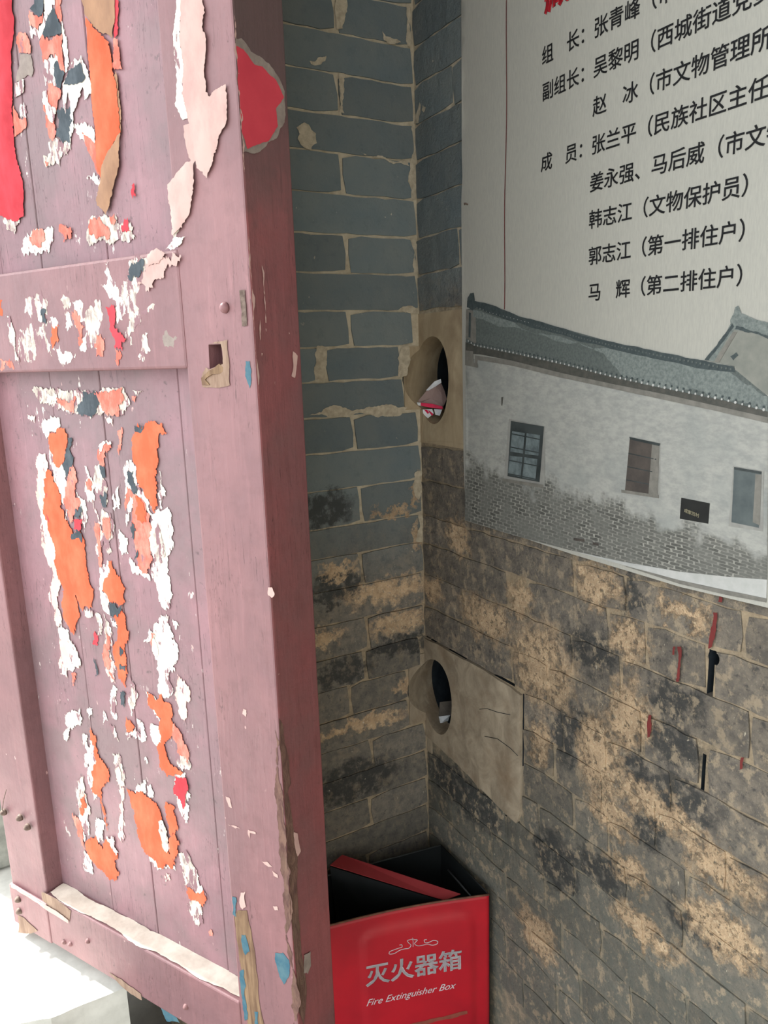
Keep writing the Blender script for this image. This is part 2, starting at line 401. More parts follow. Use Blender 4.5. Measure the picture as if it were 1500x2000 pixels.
def text_mesh(name, body, size, to3, mat, parent, ox, oz, offset=0.0, sx=1.0, shear=0.0, h=.0004):
    cu = bpy.data.curves.new('glyphs', 'FONT'); cu.body = body; cu.size = size; cu.bevel_depth = max(0, offset); cu.bevel_resolution = 0; cu.shear = shear; cu.resolution_u = 3
    o = bpy.data.objects.new('glyphs', cu); COL.objects.link(o)
    dg = bpy.context.evaluated_depsgraph_get(); dg.update()
    me = bpy.data.meshes.new_from_object(o.evaluated_get(dg)); bpy.data.objects.remove(o); bpy.data.curves.remove(cu)
    for v in me.vertices: v.co = Vector(to3(ox+v.co.x*sx, oz+v.co.y, h))
    me.name = name; me.materials.clear()
    o = link(name, me, mat, parent); o['kind'] = 'stuff'; return o

R3 = lambda s, z, h: (-h, -s, z)             # on the right wall, h = height off the wall
L3 = lambda x, z, h: (x, -h, z)              # on the back wall

# ------------------------------------------------------------------ setting: floor, unseen roof and wall added to shape the daylight, far jambs
box('floor', (-6, -6, -.12), (.4, 4, 0), M['floor'], None, 0)['kind'] = 'structure'
tag(box('added_roof', (-1.45, -3.2, 2.9), (.4, .55, 3.02), M['ceil'], None, 0), kind='structure')  # unseen roof, added so daylight comes in from the left
tag(box('added_wall_front', (-1.30, -2.75, 0), (.4, -2.55, 2.9), simple('plain_grey_brick', (178, 174, 164), (156, 152, 144), 12), None, 0), kind='structure')  # unseen wall behind the camera, added to keep the corner dim

# ------------------------------------------------------------------ setting: two brick walls with sockets for the door bar
wallL = tag(box('wall_back', (-.62, .002, 0), (.012, .36, 3.0), M['mortL'], None, 0), kind='structure')
wallR = tag(box('wall_right', (.0018, -3.2, 0), (.40, .36, 3.0), M['mortR'], None, 0), kind='structure')
AX = math.radians(25)
def bore(cz, off, hw, hh, grow=0.0, depth=.30):
    ax = Vector((math.cos(AX), math.sin(AX), 0)); nr = Vector((-math.sin(AX), math.cos(AX), 0)); c = nr*off+Vector((0, 0, cz))
    N = 40; V = []
    for t in (-.25, depth):
        for i in range(N):
            a = 2*math.pi*i/N; k = 1+.03*math.sin(3*a+1)
            V.append(c+ax*t+nr*(hw*k+grow)*math.cos(a)+Vector((0, 0, 1))*(hh*k+grow)*math.sin(a))
    Fc = [[i, (i+1) % N, N+(i+1) % N, N+i] for i in range(N)]+[list(range(N))[::-1], list(range(N, 2*N))]
    return mesh('cutter', V, Fc, None)
BORES = [(1.495, -.042, .0586, .091), (.776, -.0404, .060, .090)]
cut_small = [bore(*b) for b in BORES]; cut_big = [bore(*b, grow=.002, depth=.31) for b in BORES]
for c in cut_big: c.data.materials.append(M['dark'])  # bore sides turn near-black, depth shade put into the colour
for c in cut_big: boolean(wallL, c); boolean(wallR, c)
slot = bmesh.new()
bm_box(slot, (-.05, -.758, 1.052), (.12, -.748, 1.128)); so = bm_obj('cutter', slot, M['dark']); boolean(wallR, so); kill(so)  # slot faces take the same painted darkness
slot = bmesh.new(); bmesh.ops.create_cone(slot, cap_ends=True, segments=16, radius1=.0105, radius2=.0105, depth=.3, matrix=Matrix.Translation((0, -.757, 1.118)) @ Matrix.Rotation(math.pi/2, 4, 'Y'))
so2 = bm_obj('cutter', slot, M['dark']); boolean(wallR, so2)
slot = bmesh.new(); bm_box(slot, (-.05, -.754, .908), (.12, -.748, .966)); so3 = bm_obj('cutter', slot, M['dark']); boolean(wallR, so3)

for a, b in (((-.05, -.322, .9045), (.04, -.004, .9105)), ((-.05, -.3505, .66), (.04, -.3465, .90)), ((-.05, -.34, .606), (.03, -.20, .6185))):
    g_ = bmesh.new(); bm_box(g_, a, b); go = bm_obj('cutter', g_, M['dark']); boolean(wallR, go); kill(go)  # gaps round the lower block, insides coloured dark as shade

def brick(plane, a0, a1, z0, z1, gap=.004, proud=0.0):
    to3 = R3 if plane == 'R' else L3
    g = gap/2; x0, x1, y0, y1 = a0+g, a1-g, z0+g, z1-g
    r = .005; j = .0013 if plane == 'L' else .0018
    pts = []
    def side(ax, ay, bx, by):
        n = max(2, int(math.hypot(bx-ax, by-ay)/.022))
        for i in range(n):
            t = (i+.0)/n; pts.append((ax+(bx-ax)*t+random.uniform(-j, j), ay+(by-ay)*t+random.uniform(-j, j)))
    side(x0+r, y0, x1-r, y0); side(x1, y0+r, x1, y1-r); side(x1-r, y1, x0+r, y1); side(x0, y1-r, x0, y0+r)
    name = 'brick'
    tl = random.uniform(-.0008, .0012)+proud
    o = prism(name, pts, to3, .0005+tl, -.03, M['brick'+plane], wallL if plane == 'L' else wallR, .022, .0013 if plane == 'L' else .0024)
    return o
ZL = [2.36, 2.288, 2.217, 2.145, 2.075, 2.003, 1.934, 1.860, 1.785, 1.712, 1.639, 1.568, 1.500, 1.428, 1.355, 1.278, 1.198, 1.134, 1.061, .985, .909, .835, .762, .69, .617, .545, .472, .40, .328, .256, .184]
JL = {2.217: [-.172], 2.075: [-.172], 1.934: [-.170], 1.785: [-.166], 1.639: [-.166], 1.568: [-.228], 1.428: [-.166], 1.278: [-.156],
      1.134: [-.160], .985: [-.150], .909: [-.160], .835: [-.20], .69: [-.15], .545: [-.16], .40: [-.17]}
near_cut = []
for i in range(len(ZL)-1):
    zt, zb = ZL[i], ZL[i+1]
    end = 0.0
    if zt == 1.639: end = -.012
    if zt in (1.568,): end = -.044
    if zt in (1.500,): end = -.040
    if zt == 1.428: end = -.006
    if zt in (.835, .762): end = -.048
    if zt == .909: end = -.014
    if zt == .69: end = -.002
    js = JL.get(zt, [])
    ed = [-.335 if i % 2 else -.47]+sorted(js)+[end]
    if not js: ed = [-.335+random.uniform(-.01, .01), end]
    else: ed = [-.34-random.uniform(0, .08)]+sorted(js)+[end]
    gp = .0045 if zt > 1.36 else .003
    for a, b in zip(ed[:-1], ed[1:]):
        vg = .009 if zt in (2.217, 1.785, 1.639, 1.568) else .006
        o = brick('L', a+(vg-gp)/2*(a != ed[0]), b-(vg-gp)/2, zb, zt, gp)
        if b > -.1 and (1.38 < zt < 1.60 or .66 < zt < .90): near_cut.append(o)
for o in near_cut: boolean(o, cut_small[0]); boolean(o, cut_small[1])

JR = {1.198: [.169, .480, .597, .80], 1.134: [.301, .36, .559, .638, .753, .93], 1.061: [.150, .479, .593, .82], .985: [.315, .42, .640, .752, .93],
      .909: [.46, .565, .70, .88], .835: [.44, .56, .673, .80], .762: [.493, .575, .735, .93], .69: [.400, .62, .735, .90],
      .617: [.15, .298, .50, .66, .85], .545: [.10, .25, .42, .57, .75], .472: [.30, .47, .64, .80], .40: [.20, .38, .52, .70], .328: [.3, .46, .62], .256: [.36, .52], .184: [.3, .45]}
JU = {2.145: [], 2.075: [.135], 1.934: [], 1.785: [.15]}
near_cut = []
for i in range(len(ZL)-1):
    zt, zb = ZL[i], ZL[i+1]
    if zt > 1.2:                                  # strip between the corner and the banner's edge
        if 1.36 < zt < 1.645: continue
        ed = [0.0]+JU.get(zt, [])+[.24]
        for a, b in zip(ed[:-1], ed[1:]): brick('R', a, b, zb, zt, .0035)
        if zt < 1.30:
            for a, b in ((.24, .52), (.52, .66), (.66, .95)): brick('R', a, b, zb, zt, .0035)
        continue
    st = .0
    if zt <= .909 and zb >= .617: st = .350
    ed = [st]+[q for q in JR.get(zt, []) if q > st+.03]+[1.02]
    for a, b in zip(ed[:-1], ed[1:]):
        if zt == 1.134 and (a, b) == (.301, .36): continue       # mortar-filled gap
        if zt in (1.134, .985) and a in (.753, .752): a += .005
        if zt in (1.134, .985) and b in (.753, .752): b -= .005
        vj = random.choice((0, .002, .004)); o = brick('R', a+vj/2*(a > 0), b-vj/2, zb, zt, .0032)
        if zt in (1.198, 1.134) and a < .78 and b > .73: boolean(o, so2)
for o in (so2, so3): kill(o)

# wooden bar sockets let into the corner
def wood_block(poly, zc0, zc1, xb, mat, label, front, dp=.085, dy=.14):
    o = prism('wood_block', poly, R3, front, -dp, mat, None, .03, .0015)
    b = box('b', (xb, -.001, zc0), (.02, dy, zc1), mat, None, 0)
    c = box('b', (.0, -.02, min(p[1] for p in poly)+.001), (dp, dy, max(p[1] for p in poly)-.001), mat, None, 0)
    boolean(o, b, 'UNION'); boolean(o, c, 'UNION'); kill(b); kill(c)
    for ct in cut_small: boolean(o, ct)
    o.parent = wallR; o['label'] = label
    return o
wood_block([(0, 1.360), (.27, 1.358), (.27, 1.634), (.0, 1.632)], 1.432, 1.566, -.040, M['tanblock'], 'pale smooth block with a round hole in the corner beside the banner', .0005)
lowp = jag([(.0, .656), (.07, .650), (.20, .630), (.335, .614), (.346, .64), (.345, .78), (.346, .897), (.315, .902), (.15, .904), (.0, .903)], .03, .02)
wood_block(lowp, .695, .865, -.047, M['greyblock'], 'grey cracked end-grain block with a round hole low in the corner', .004, .045, .09)
for c in cut_small+cut_big: kill(c)
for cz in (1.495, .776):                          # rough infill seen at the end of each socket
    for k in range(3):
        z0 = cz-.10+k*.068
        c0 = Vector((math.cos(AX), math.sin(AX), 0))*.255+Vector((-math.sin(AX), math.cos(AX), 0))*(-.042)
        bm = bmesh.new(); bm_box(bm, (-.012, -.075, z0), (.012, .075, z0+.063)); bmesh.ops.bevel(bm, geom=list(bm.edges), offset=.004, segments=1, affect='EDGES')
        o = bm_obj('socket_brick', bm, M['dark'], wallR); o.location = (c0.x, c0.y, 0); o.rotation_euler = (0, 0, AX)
# cracks and chips on the lower block
for pts in ([(1000, 1395), (975, 1390), (955, 1383), (940, 1384)], [(1015, 1475), (1000, 1460), (975, 1442), (950, 1437)]):
    P = [on_right(*p) for p in pts]
    tube('crack', [R3(s, z, .0046) for s, z in P], .0006, M['dark'], wallR, 5)
# paint drips on the right wall, mortar smears on the back wall
for pts in ([(1396, 1195), (1404, 1196), (1402, 1225), (1394, 1262), (1386, 1266), (1391, 1228)], [(1326, 1262), (1333, 1262), (1332, 1300), (1329, 1330), (1323, 1330), (1327, 1295)],
            [(1318, 1262), (1322, 1262), (1320, 1278), (1316, 1278)], [(1270, 1395), (1275, 1396), (1272, 1438), (1267, 1440)], [(1450, 1478), (1456, 1478), (1453, 1500), (1447, 1503)], [(1408, 1164), (1414, 1166), (1412, 1176), (1406, 1175)]):
    sheet('paint_drip', jag([on_right(*p) for p in pts], .08, .003), R3, M['drip'], wallR, .0032, .0002, 0)
M['limewash'] = simple('lime_smear', (190, 180, 158), (160, 150, 130), 90, .9, .4)
smears = [[(655, 0), (676, 0), (673, 30), (668, 57), (656, 57), (654, 30)], [(745, 62), (752, 72), (775, 78), (782, 84), (748, 79)], [(603, 120), (625, 112), (636, 110), (634, 120), (620, 128), (606, 126)],
          [(578, 250), (592, 240), (602, 244), (616, 262), (618, 280), (606, 294), (588, 285), (580, 272), (584, 262)], [(660, 145), (672, 145), (671, 222), (662, 222)],
          [(700, 298), (738, 304), (795, 318), (798, 325), (760, 318)], [(776, 606), (795, 597), (812, 603), (815, 612), (790, 611)], [(784, 677), (797, 672), (792, 735), (778, 738), (776, 725)],
          [(618, 676), (638, 678), (632, 742), (614, 742)], [(700, 800), (760, 790), (795, 795), (790, 803), (720, 808), (640, 815), (600, 812)],
          [(808, 925), (822, 918), (823, 950), (816, 976), (806, 950)], [(816, 1000), (824, 1010), (822, 1058), (810, 1056)], [(790, 8), (797, 8), (800, 93), (794, 90)],
          [(802, 250), (807, 250), (808, 390), (803, 390)], [(800, 465), (812, 470), (816, 535), (806, 536), (808, 500)]]
for pts in smears:
    sheet('mortar_smear', jag([on_back(*p) for p in pts], .14, .004), L3, M['limewash'], wallL, .0022, .0015, .01)
for pts in ([(812, 235), (822, 200), (824, 205), (820, 240), (810, 242)], [(828, 205), (834, 210), (830, 220), (826, 216)]):
    sheet('mortar_smear', jag([on_right(*p) for p in pts], .14, .004), R3, M['limewash'], wallR, .0022, .001, .01)

# ------------------------------------------------------------------ printed banner on the right wall
ban = empty('banner', (0, 0, 0))
tag(ban, 'grey-white vinyl banner printed with black text above a grey house picture', 'banner')
def bz(s, z):                                      # gentle ripples and a belly near the lower hem
    return .007+.0015*math.sin(s*17+z*3)+.0012*math.sin(z*21+s*5)+.006*max(0, (1.36-z)/.16)**2*(.3+s)
B3 = lambda s, z, h: (-(bz(s, z)+h), -s, z)
hem = [on_right(*p, .010) for p in ((911, 1016), (1010, 1046), (1120, 1083), (1220, 1112), (1330, 1146), (1420, 1168), (1499, 1187))]
bl = [(.1690, 2.75), (.1735, 2.2), (.1725, 1.911), (.1755, 1.87), (.1720, 1.83), (.1700, 1.6), (.1690, 1.336)]+hem+[(1.05, 1.212), (1.55, 1.215), (1.55, 2.75)]
sheet('banner_sheet', bl, B3, M['vinyl'], ban, 0, 0, .016)
lines = ['组　长：张青峰（市', '副组长：吴黎明（西城街道党委', '　　　　赵　冰（市文物管理所', '成　员：张兰平（民族社区主任', '　　　　姜永强、马后威（市文物', '　　　　韩志江（文物保护员）', '　　　　郭志江（第一排住户）', '　　　　马　辉（第二排住户）']
zb_ = [1.9895, 1.9375, 1.8855, 1.8325, 1.7800, 1.7275, 1.6750, 1.6215]
for t, z in zip(lines, zb_):
    text_mesh('text_line', t, .02835, B3, M['ink'], ban, .3900, z+.0025, .00032, h=.0008)
text_mesh('heading_text', '藏家', .062, B3, M['redink'], ban, .396, 2.066, .0018, h=.0008)
def flatp(name, pts, mat, h, jg=0.0, grid=.016, uvf=None):
    grid = .016; h = h*1.4+.0004
    P = [on_right(x, y, .008) for x, y in pts]
    if jg: P = jag(P, jg, .004)
    return sheet(name, P, B3, mat, ban, h, 0, grid, uvf=uvf)
flatp('margin_line', [(988.3-5.1*i/24, 604*i/24) for i in range(25)]+[(989.8-5.1*i/24, 604*i/24) for i in range(24, -1, -1)], M['maroonline'], .0006, 0, 0)
# the house picture
pc = lambda c: tuple(int(v*.86) for v in c)
def print_wall(k):
    uv = k.n('ShaderNodeTexCoord').outputs['UV']
    mp = k.n('ShaderNodeMapping'); k.link(uv, mp.inputs[0]); mp.inputs['Scale'].default_value = (1, 1, 1)
    dn_ = k.n('ShaderNodeTexNoise'); dn_.inputs['Scale'].default_value = 40; dn_.inputs['Detail'].default_value = 3; k.link(k.co, dn_.inputs['Vector'])
    ds_ = k.n('ShaderNodeVectorMath', operation='SCALE'); k.link(dn_.outputs['Color'], ds_.inputs[0]); ds_.inputs[3].default_value = .016
    da_ = k.n('ShaderNodeVectorMath', operation='ADD'); k.link(mp.outputs[0], da_.inputs[0]); k.link(ds_.outputs[0], da_.inputs[1])
    br = k.n('ShaderNodeTexBrick'); k.link(da_.outputs[0], br.inputs['Vector']); br.inputs['Scale'].default_value = 1.0
    br.inputs['Color1'].default_value = s2l((76, 77, 73)); br.inputs['Color2'].default_value = s2l((110, 110, 105)); br.inputs['Mortar'].default_value = s2l((146, 146, 138))
    br.inputs['Brick Width'].default_value = .020; br.inputs['Row Height'].default_value = .019; br.inputs['Mortar Size'].default_value = .0016; br.inputs['Bias'].default_value = -.2
    sp = k.n('ShaderNodeSeparateXYZ'); k.link(uv, sp.inputs[0])
    nb = k.noise(10, 5, .6); nm = k.noise(60, 5, .65, k.scaled((1, 1, 2))); nl = k.noise(25, 4, .6)
    plaster = k.mix(k.ramp(nm, .4, .65), s2l((156, 157, 151)), s2l((138, 140, 136)))
    plaster = k.mix(k.ramp(nb, .5, .7, 0, .5), plaster, s2l((124, 130, 128)))
    brick_ = k.mix(k.ramp(nl, .36, .62, .0, .85), br.outputs['Color'], s2l((104, 105, 100)))
    msk = k.ramp(k.math('ADD', sp.outputs[1], k.math('MULTIPLY', k.math('SUBTRACT', nl, .5), .45)), .44, .36)
    return k.out(k.mix(msk, plaster, brick_), .6, spec=.25)
k = NT('printed_house_wall'); M['pwall'] = print_wall(k)
M['proof'] = simple('printed_roof_tiles', pc((110, 118, 115)), pc((90, 98, 96)), 260, .6, 0)
M['proof2'] = simple('printed_pale_roof_tiles', pc((140, 149, 145)), pc((108, 117, 114)), 220, .6, 0)
M['pridge'] = simple('printed_dark_ridge', pc((62, 73, 75)), pc((80, 90, 90)), 160, .6, 0)
M['peave'] = simple('printed_eave_shadow', pc((74, 76, 72)), pc((94, 92, 86)), 100, .6, 0)
M['pledge'] = simple('printed_cornice', pc((140, 138, 130)), pc((120, 119, 112)), 80, .6, 0)
M['pdark'] = simple('printed_window_dark', pc((50, 57, 58)), pc((72, 78, 78)), 30, .6, 0)
M['pframe'] = simple('printed_window_frame', pc((166, 167, 160)), pc((150, 151, 146)), 60, .6, 0)
M['pglass'] = simple('printed_window_cloth', pc((128, 142, 144)), pc((92, 104, 106)), 60, .6, 0)
M['pbrownglass'] = simple('printed_shutter', pc((92, 86, 80)), pc((76, 72, 68)), 50, .6, 0)
M['pbluedoor'] = simple('printed_grey_door', pc((100, 110, 110)), pc((86, 95, 96)), 50, .6, 0)
M['pwhite'] = simple('printed_white', pc((206, 208, 204)), pc((190, 192, 188)), 60, .6, 0)
M['pgable'] = simple('printed_gable', pc((150, 152, 142)), pc((134, 138, 130)), 60, .6, 0)
M['pplaque'] = simple('printed_black_plaque', (34, 36, 34), None, 60, .6, 0)
# uv of the picture's wall: u runs with the picture's own perspective, v from foot (0) to cornice (1)
def wall_uv(p):
    s, z = p
    top = 1.545-.10*(s-.17)/.65*1.25; bot = 1.20
    v = (z-bot)/(top-bot)
    return ((s-.17)*(1.0), v*.345+0.0) if False else ((s-.17)+.0*v, v)
foot = [(911, 1016), (1010, 1046), (1120, 1075), (1220, 1096), (1330, 1116), (1420, 1126), (1499, 1132)]
flatp('printed_wall', [(911.5, 700), (940, 702), (1100, 735), (1300, 780), (1499, 822)]+foot[::-1], M['pwall'], .0003, 0, .03, wall_uv)
flatp('printed_path', foot[2:]+[(1499, 1168), (1420, 1152), (1330, 1132), (1220, 1102)], M['pwhite'], .0005, 0, .03)
flatp('printed_path_edge', [(1220, 1103), (1330, 1132), (1420, 1153), (1499, 1168), (1499, 1176), (1420, 1161), (1330, 1139)], M['pledge'], .0006, 0, .03)
flatp('printed_roof', [(911.5, 604), (940, 598), (1050, 628), (1180, 664), (1290, 690), (1400, 716), (1436, 724), (1499, 775), (1499, 804), (1420, 784), (1300, 759), (1200, 737), (1100, 712), (1000, 690), (940, 678), (911.5, 668)], M['proof'], .0005)
flatp('printed_roof_light', [(1180, 690), (1290, 703), (1436, 735), (1499, 775), (1499, 804), (1420, 784), (1300, 757), (1220, 736)], M['proof2'], .0007, .1)
flatp('printed_ridge_light', [(925, 605), (1000, 628), (1100, 660), (1220, 688), (1300, 702), (1300, 708), (1180, 690), (1080, 664), (990, 640), (925, 618)], M['proof2'], .0008, .06)
flatp('printed_ridge', [(913, 600), (914, 582), (919, 573), (926, 572), (928, 588), (1000, 612), (1100, 641), (1200, 668), (1300, 690), (1400, 711), (1432, 716), (1434, 727), (1380, 722), (1290, 703), (1190, 680), (1090, 652), (990, 625), (930, 602), (924, 606)], M['pridge'], .0010, .03)
flatp('printed_eave', [(911.5, 668), (940, 678), (1000, 690), (1100, 712), (1200, 737), (1300, 759), (1420, 784), (1499, 804), (1499, 815), (1400, 793), (1300, 770), (1200, 750), (1100, 729), (1000, 704), (940, 692), (911.5, 690)], M['peave'], .0009)
flatp('printed_cornice', [(930, 694), (1000, 704), (1100, 729), (1200, 750), (1300, 770), (1400, 793), (1499, 815), (1499, 826), (1400, 803), (1300, 781), (1200, 759), (1100, 738), (1000, 714), (936, 703), (934, 712), (930, 712)], M['pledge'], .0011)
# row of pale tile ends along the eave and the pierced ridge: one strip of dots each
def dots(name, pts, n, r, mat, h):
    h = h*1.4+.0008; P = [on_right(*p, .008) for p in pts]; V = []; Fc = []
    tot = [0]
    for a, b in zip(P[:-1], P[1:]): tot.append(tot[-1]+math.hypot(b[0]-a[0], b[1]-a[1]))
    for i in range(n):
        d = tot[-1]*(i+.5)/n; j = max(q for q in range(len(P)-1) if tot[q] <= d); t = (d-tot[j])/(tot[j+1]-tot[j])
        s = P[j][0]+(P[j+1][0]-P[j][0])*t; z = P[j][1]+(P[j+1][1]-P[j][1])*t; b0 = len(V)
        rr = r*random.uniform(.8, 1.2)
        for q in range(6): V.append(B3(s+rr*math.cos(q*math.pi/3), z+rr*math.sin(q*math.pi/3), h))
        Fc.append(list(range(b0, b0+6)))
    o = mesh(name, V, Fc, mat, ban); o['kind'] = 'stuff'
dots('printed_tile_ends', [(915, 664), (930, 674), (1000, 688), (1100, 710), (1200, 735), (1300, 757), (1420, 782), (1499, 802)], 62, .0018, M['pwhite'], .0013)
dots('printed_tile_gaps', [(917, 668), (932, 671), (1002, 684), (1102, 706), (1202, 731), (1302, 752), (1422, 777), (1499, 797)], 62, .0017, M['pridge'], .0012)
dots('printed_ridge_holes', [(930, 600), (960, 611), (1035, 631)], 16, .0009, M['pwhite'], .0013)
dots('printed_ridge_beads', [(1040, 634), (1150, 664), (1300, 697), (1430, 722)], 60, .0014, M['proof'], .0013)
# second gable behind
flatp('printed_gable', [(1376, 704), (1432, 634), (1440, 642), (1499, 655), (1499, 772), (1440, 742), (1434, 716)], M['pgable'], .0004)
flatp('printed_gable_roof', [(1432, 610), (1434, 600), (1440, 597), (1446, 612), (1499, 630), (1499, 660), (1445, 646), (1432, 644), (1392, 706), (1380, 704), (1376, 700), (1405, 665), (1425, 632), (1424, 625)], M['proof2'], .0006, .04)
flatp('printed_gable_edge', [(1374, 703), (1404, 664), (1428, 631), (1432, 638), (1408, 670), (1382, 704)], M['pridge'], .0008, .06)
flatp('printed_gable_bands', [(1430, 648), (1438, 648), (1402, 708), (1394, 706)], M['pledge'], .0008)
flatp('printed_gable_teeth', [(1436, 636), (1460, 644), (1499, 656), (1499, 662), (1460, 650), (1434, 643)], M['pridge'], .0008, .08)
flatp('printed_gable_hole', [(1424, 696), (1436, 688), (1440, 694), (1430, 704)], M['pridge'], .0008, .1)
flatp('printed_post', [(911.5, 604), (930, 608), (932, 672), (911.5, 660)], M['pledge'], .00075); flatp('printed_post_gap', [(917, 610), (921, 611), (921, 660), (917, 658)], M['pridge'], .0008)
flatp('printed_corbel', [(911.5, 684), (927, 686), (928, 708), (936, 710), (936, 718), (911.5, 713)], M['pledge'], .0012)
# printed windows, each with frame, opening and bars
def pq(name, a, b, c, d, mat, h): return flatp(name, [a, b, c, d], mat, h, 0, 0)
pq('printed_window_frame', (994, 818), (1064, 833), (1062, 952), (984, 938), M['pframe'], .0005)
pq('printed_window', (998, 822), (1062, 833), (1052, 942), (991, 930), M['pdark'], .0007)
pq('printed_pane', (1000, 842), (1024, 846), (1020, 886), (996, 882), M['pglass'], .0008); pq('printed_pane', (1028, 846), (1054, 850), (1050, 890), (1024, 887), M['pglass'], .0008)
pq('printed_pane', (995, 890), (1019, 893), (1016, 932), (992, 926), M['pglass'], .0008); pq('printed_pane', (1023, 893), (1048, 897), (1044, 938), (1019, 933), M['pglass'], .0008)
for q in range(4): pq('printed_bar', (998-q*2.0, 846+q*26), (1056-q*2.5, 858+q*26), (1056-q*2.5, 860+q*26), (998-q*2.0, 848+q*26), M['pdark'], .0010)
pq('printed_sill', (982, 934), (1060, 947), (1060, 954), (982, 940), M['pledge'], .0009)
pq('printed_window_frame', (1232, 852), (1292, 865), (1290, 968), (1222, 958), M['pframe'], .0005)
pq('printed_window', (1233, 856), (1288, 868), (1272, 968), (1222, 958), M['pbrownglass'], .0007)
for q in range(3): pq('printed_bar', (1230-q*2.5, 884+q*26), (1284-q*4, 896+q*25), (1284-q*4, 898+q*25), (1230-q*2.5, 886+q*26), M['pdark'], .0009)
pq('printed_reveal', (1276, 866), (1290, 868), (1286, 968), (1268, 966), M['pledge'], .0009); pq('printed_lintel', (1232, 853), (1292, 866), (1290, 871), (1234, 858), M['pdark'], .0010)
pq('printed_sill', (1215, 956), (1288, 967), (1288, 973), (1215, 962), M['pledge'], .0009)
pq('printed_window_frame', (1432, 910), (1492, 920), (1490, 1038), (1422, 1028), M['pframe'], .0005)
pq('printed_window', (1434, 912), (1488, 921), (1482, 1031), (1428, 1020), M['pbluedoor'], .0007); pq('printed_lintel', (1434, 912), (1488, 921), (1488, 926), (1434, 917), M['pdark'], .0009)
pq('printed_reveal', (1476, 926), (1488, 927), (1484, 1026), (1470, 1020), M['pledge'], .0008)
pq('printed_plaque', (1331, 972), (1386, 983), (1383, 1023), (1328, 1013), M['pplaque'], .0007)
M['pgold'] = simple('printed_gold', (196, 190, 160), None, 60, .6, 0)
def pl3(a, z, h): return B3(a, z-.13*(a-.700), h)
p0 = on_right(1337, 1000, .008)
text_mesh('plaque_text', '成家旧村', .0062, lambda a, z, h: B3(a, z-.17*(a-p0[0]), h), M['pgold'], ban, p0[0], p0[1]+.0005, .0001, 1.0, 0, .0022)
pq('printed_wall_slot', (980, 776), (984, 775), (982, 792), (980, 792), M['peave'], .0006)
for q in ((1122, 1050, 22), (1160, 1058, 12)): pq('printed_brick_mark', (q[0], q[1]), (q[0]+q[2], q[1]+3), (q[0]+q[2], q[1]+8), (q[0], q[1]+5), M['pbrownglass'], .0006)
ey = on_right(913, 398, .008)
tube('tie_wire', [R3(ey[0]-.010, ey[1]-.001, .006), R3(ey[0]-.004, ey[1]+.001, .012), R3(ey[0]+.001, ey[1], .013), R3(ey[0]+.003, ey[1]-.002, .009)], .0014, M['rust'], ban, 6)

# ------------------------------------------------------------------ door leaf
door = empty('door_1', (DP[0], DP[1], DZ), math.atan2(DD[1], DD[0]))
tag(door, 'weathered mauve-red wooden door leaf with torn orange paper scraps', None, None, 'structure')
W_, TH, HT = .742, .094, 2.35                    # leaf width, thickness, height
REC = .036                                       # panels lie this far behind the frame
zr1, zm0, zm1 = .108, 1.110, 1.262               # bottom rail top; middle rail
uS, uL = .121, .622
def dpx(pts, w=0.0): return [on_door(x, y, w) for x, y in pts]
D3 = lambda a, z, h: (a, h, z)
Dp3 = lambda a, z, h: (a, h-REC, z)
stile = box('stile', (0, -TH, 0), (uS, 0, HT), M['paint'], door, .003, 2)
# the free edge carries a darker coat: a second material on its faces
stile.data.materials.append(M['paint_edge'])
for p in stile.data.polygons:
    if p.normal.x < -.8: p.material_index = 1
mort = bm_box_ = None
cp = crop(360, 440, 5.77)
mz = dpx(cp([(272, 1345), (415, 1340), (440, 1560), (285, 1620)]))
cutm = prism('cutter', mz, D3, .02, -.04, None, None); cutm.parent = door
boolean(stile, cutm); kill(cutm)
box('stile', (uL, -TH, 0), (W_, -.001, HT), M['paint'], door, .003, 2)
box('bottom_rail', (uS-.002, -TH+.006, -.002), (uL+.002, .002, zr1), M['paint'], door, .003, 2)
box('bottom_rail_tenon', (uL, -TH+.006, -.004), (W_+.004, .004, zr1-.022), M['paint'], door, .003, 2)
box('middle_rail', (uS-.002, -TH+.006, zm0), (uL+.002, .001, zm1), M['paint'], door, .004, 2)
box('top_rail', (uS, -TH+.006, HT-.14), (uL, .0, HT), M['paint'], door, .004, 2)
def boards(z0, z1, cuts):
    for a, b in zip(cuts[:-1], cuts[1:]):
        box('panel_board', (a+.0006, -REC-.022, z0), (b-.0006, -REC+random.uniform(-.0006, .0004), z1), M['panel'], door, .0012)
boards(zr1-.01, zm0+.01, [uS-.012, .178, .348, .470, uL+.012]); boards(zm1-.01, HT-.12, [uS-.012, .30, .455, .56, uL+.012])

SC = []
def scrap(cr, pts, mat, layer=0, panel=True, jg=.16, crinkle=.0010, bulge=0.0, grid=.012):
    w = -REC if panel else 0.0
    P = [(a+random.gauss(0, .0006), z+random.gauss(0, .0016 if jg > .09 else .0006)) for a, z in jag(dpx(cr(pts), w), jg*1.3, .0035)]
    if mat == 'cream': crinkle = .004
    sheet('paper_scrap', P, Dp3 if panel else D3, M[mat], door, .0006+.0009*layer, crinkle, grid, bulge)
A = crop(0, 0, 5); B = crop(0, 230, 5); C1 = crop(0, 0, 2.679); C2 = crop(0, 450, 2.419); C3 = crop(0, 720, 3); C4 = crop(0, 1250, 2.2727)
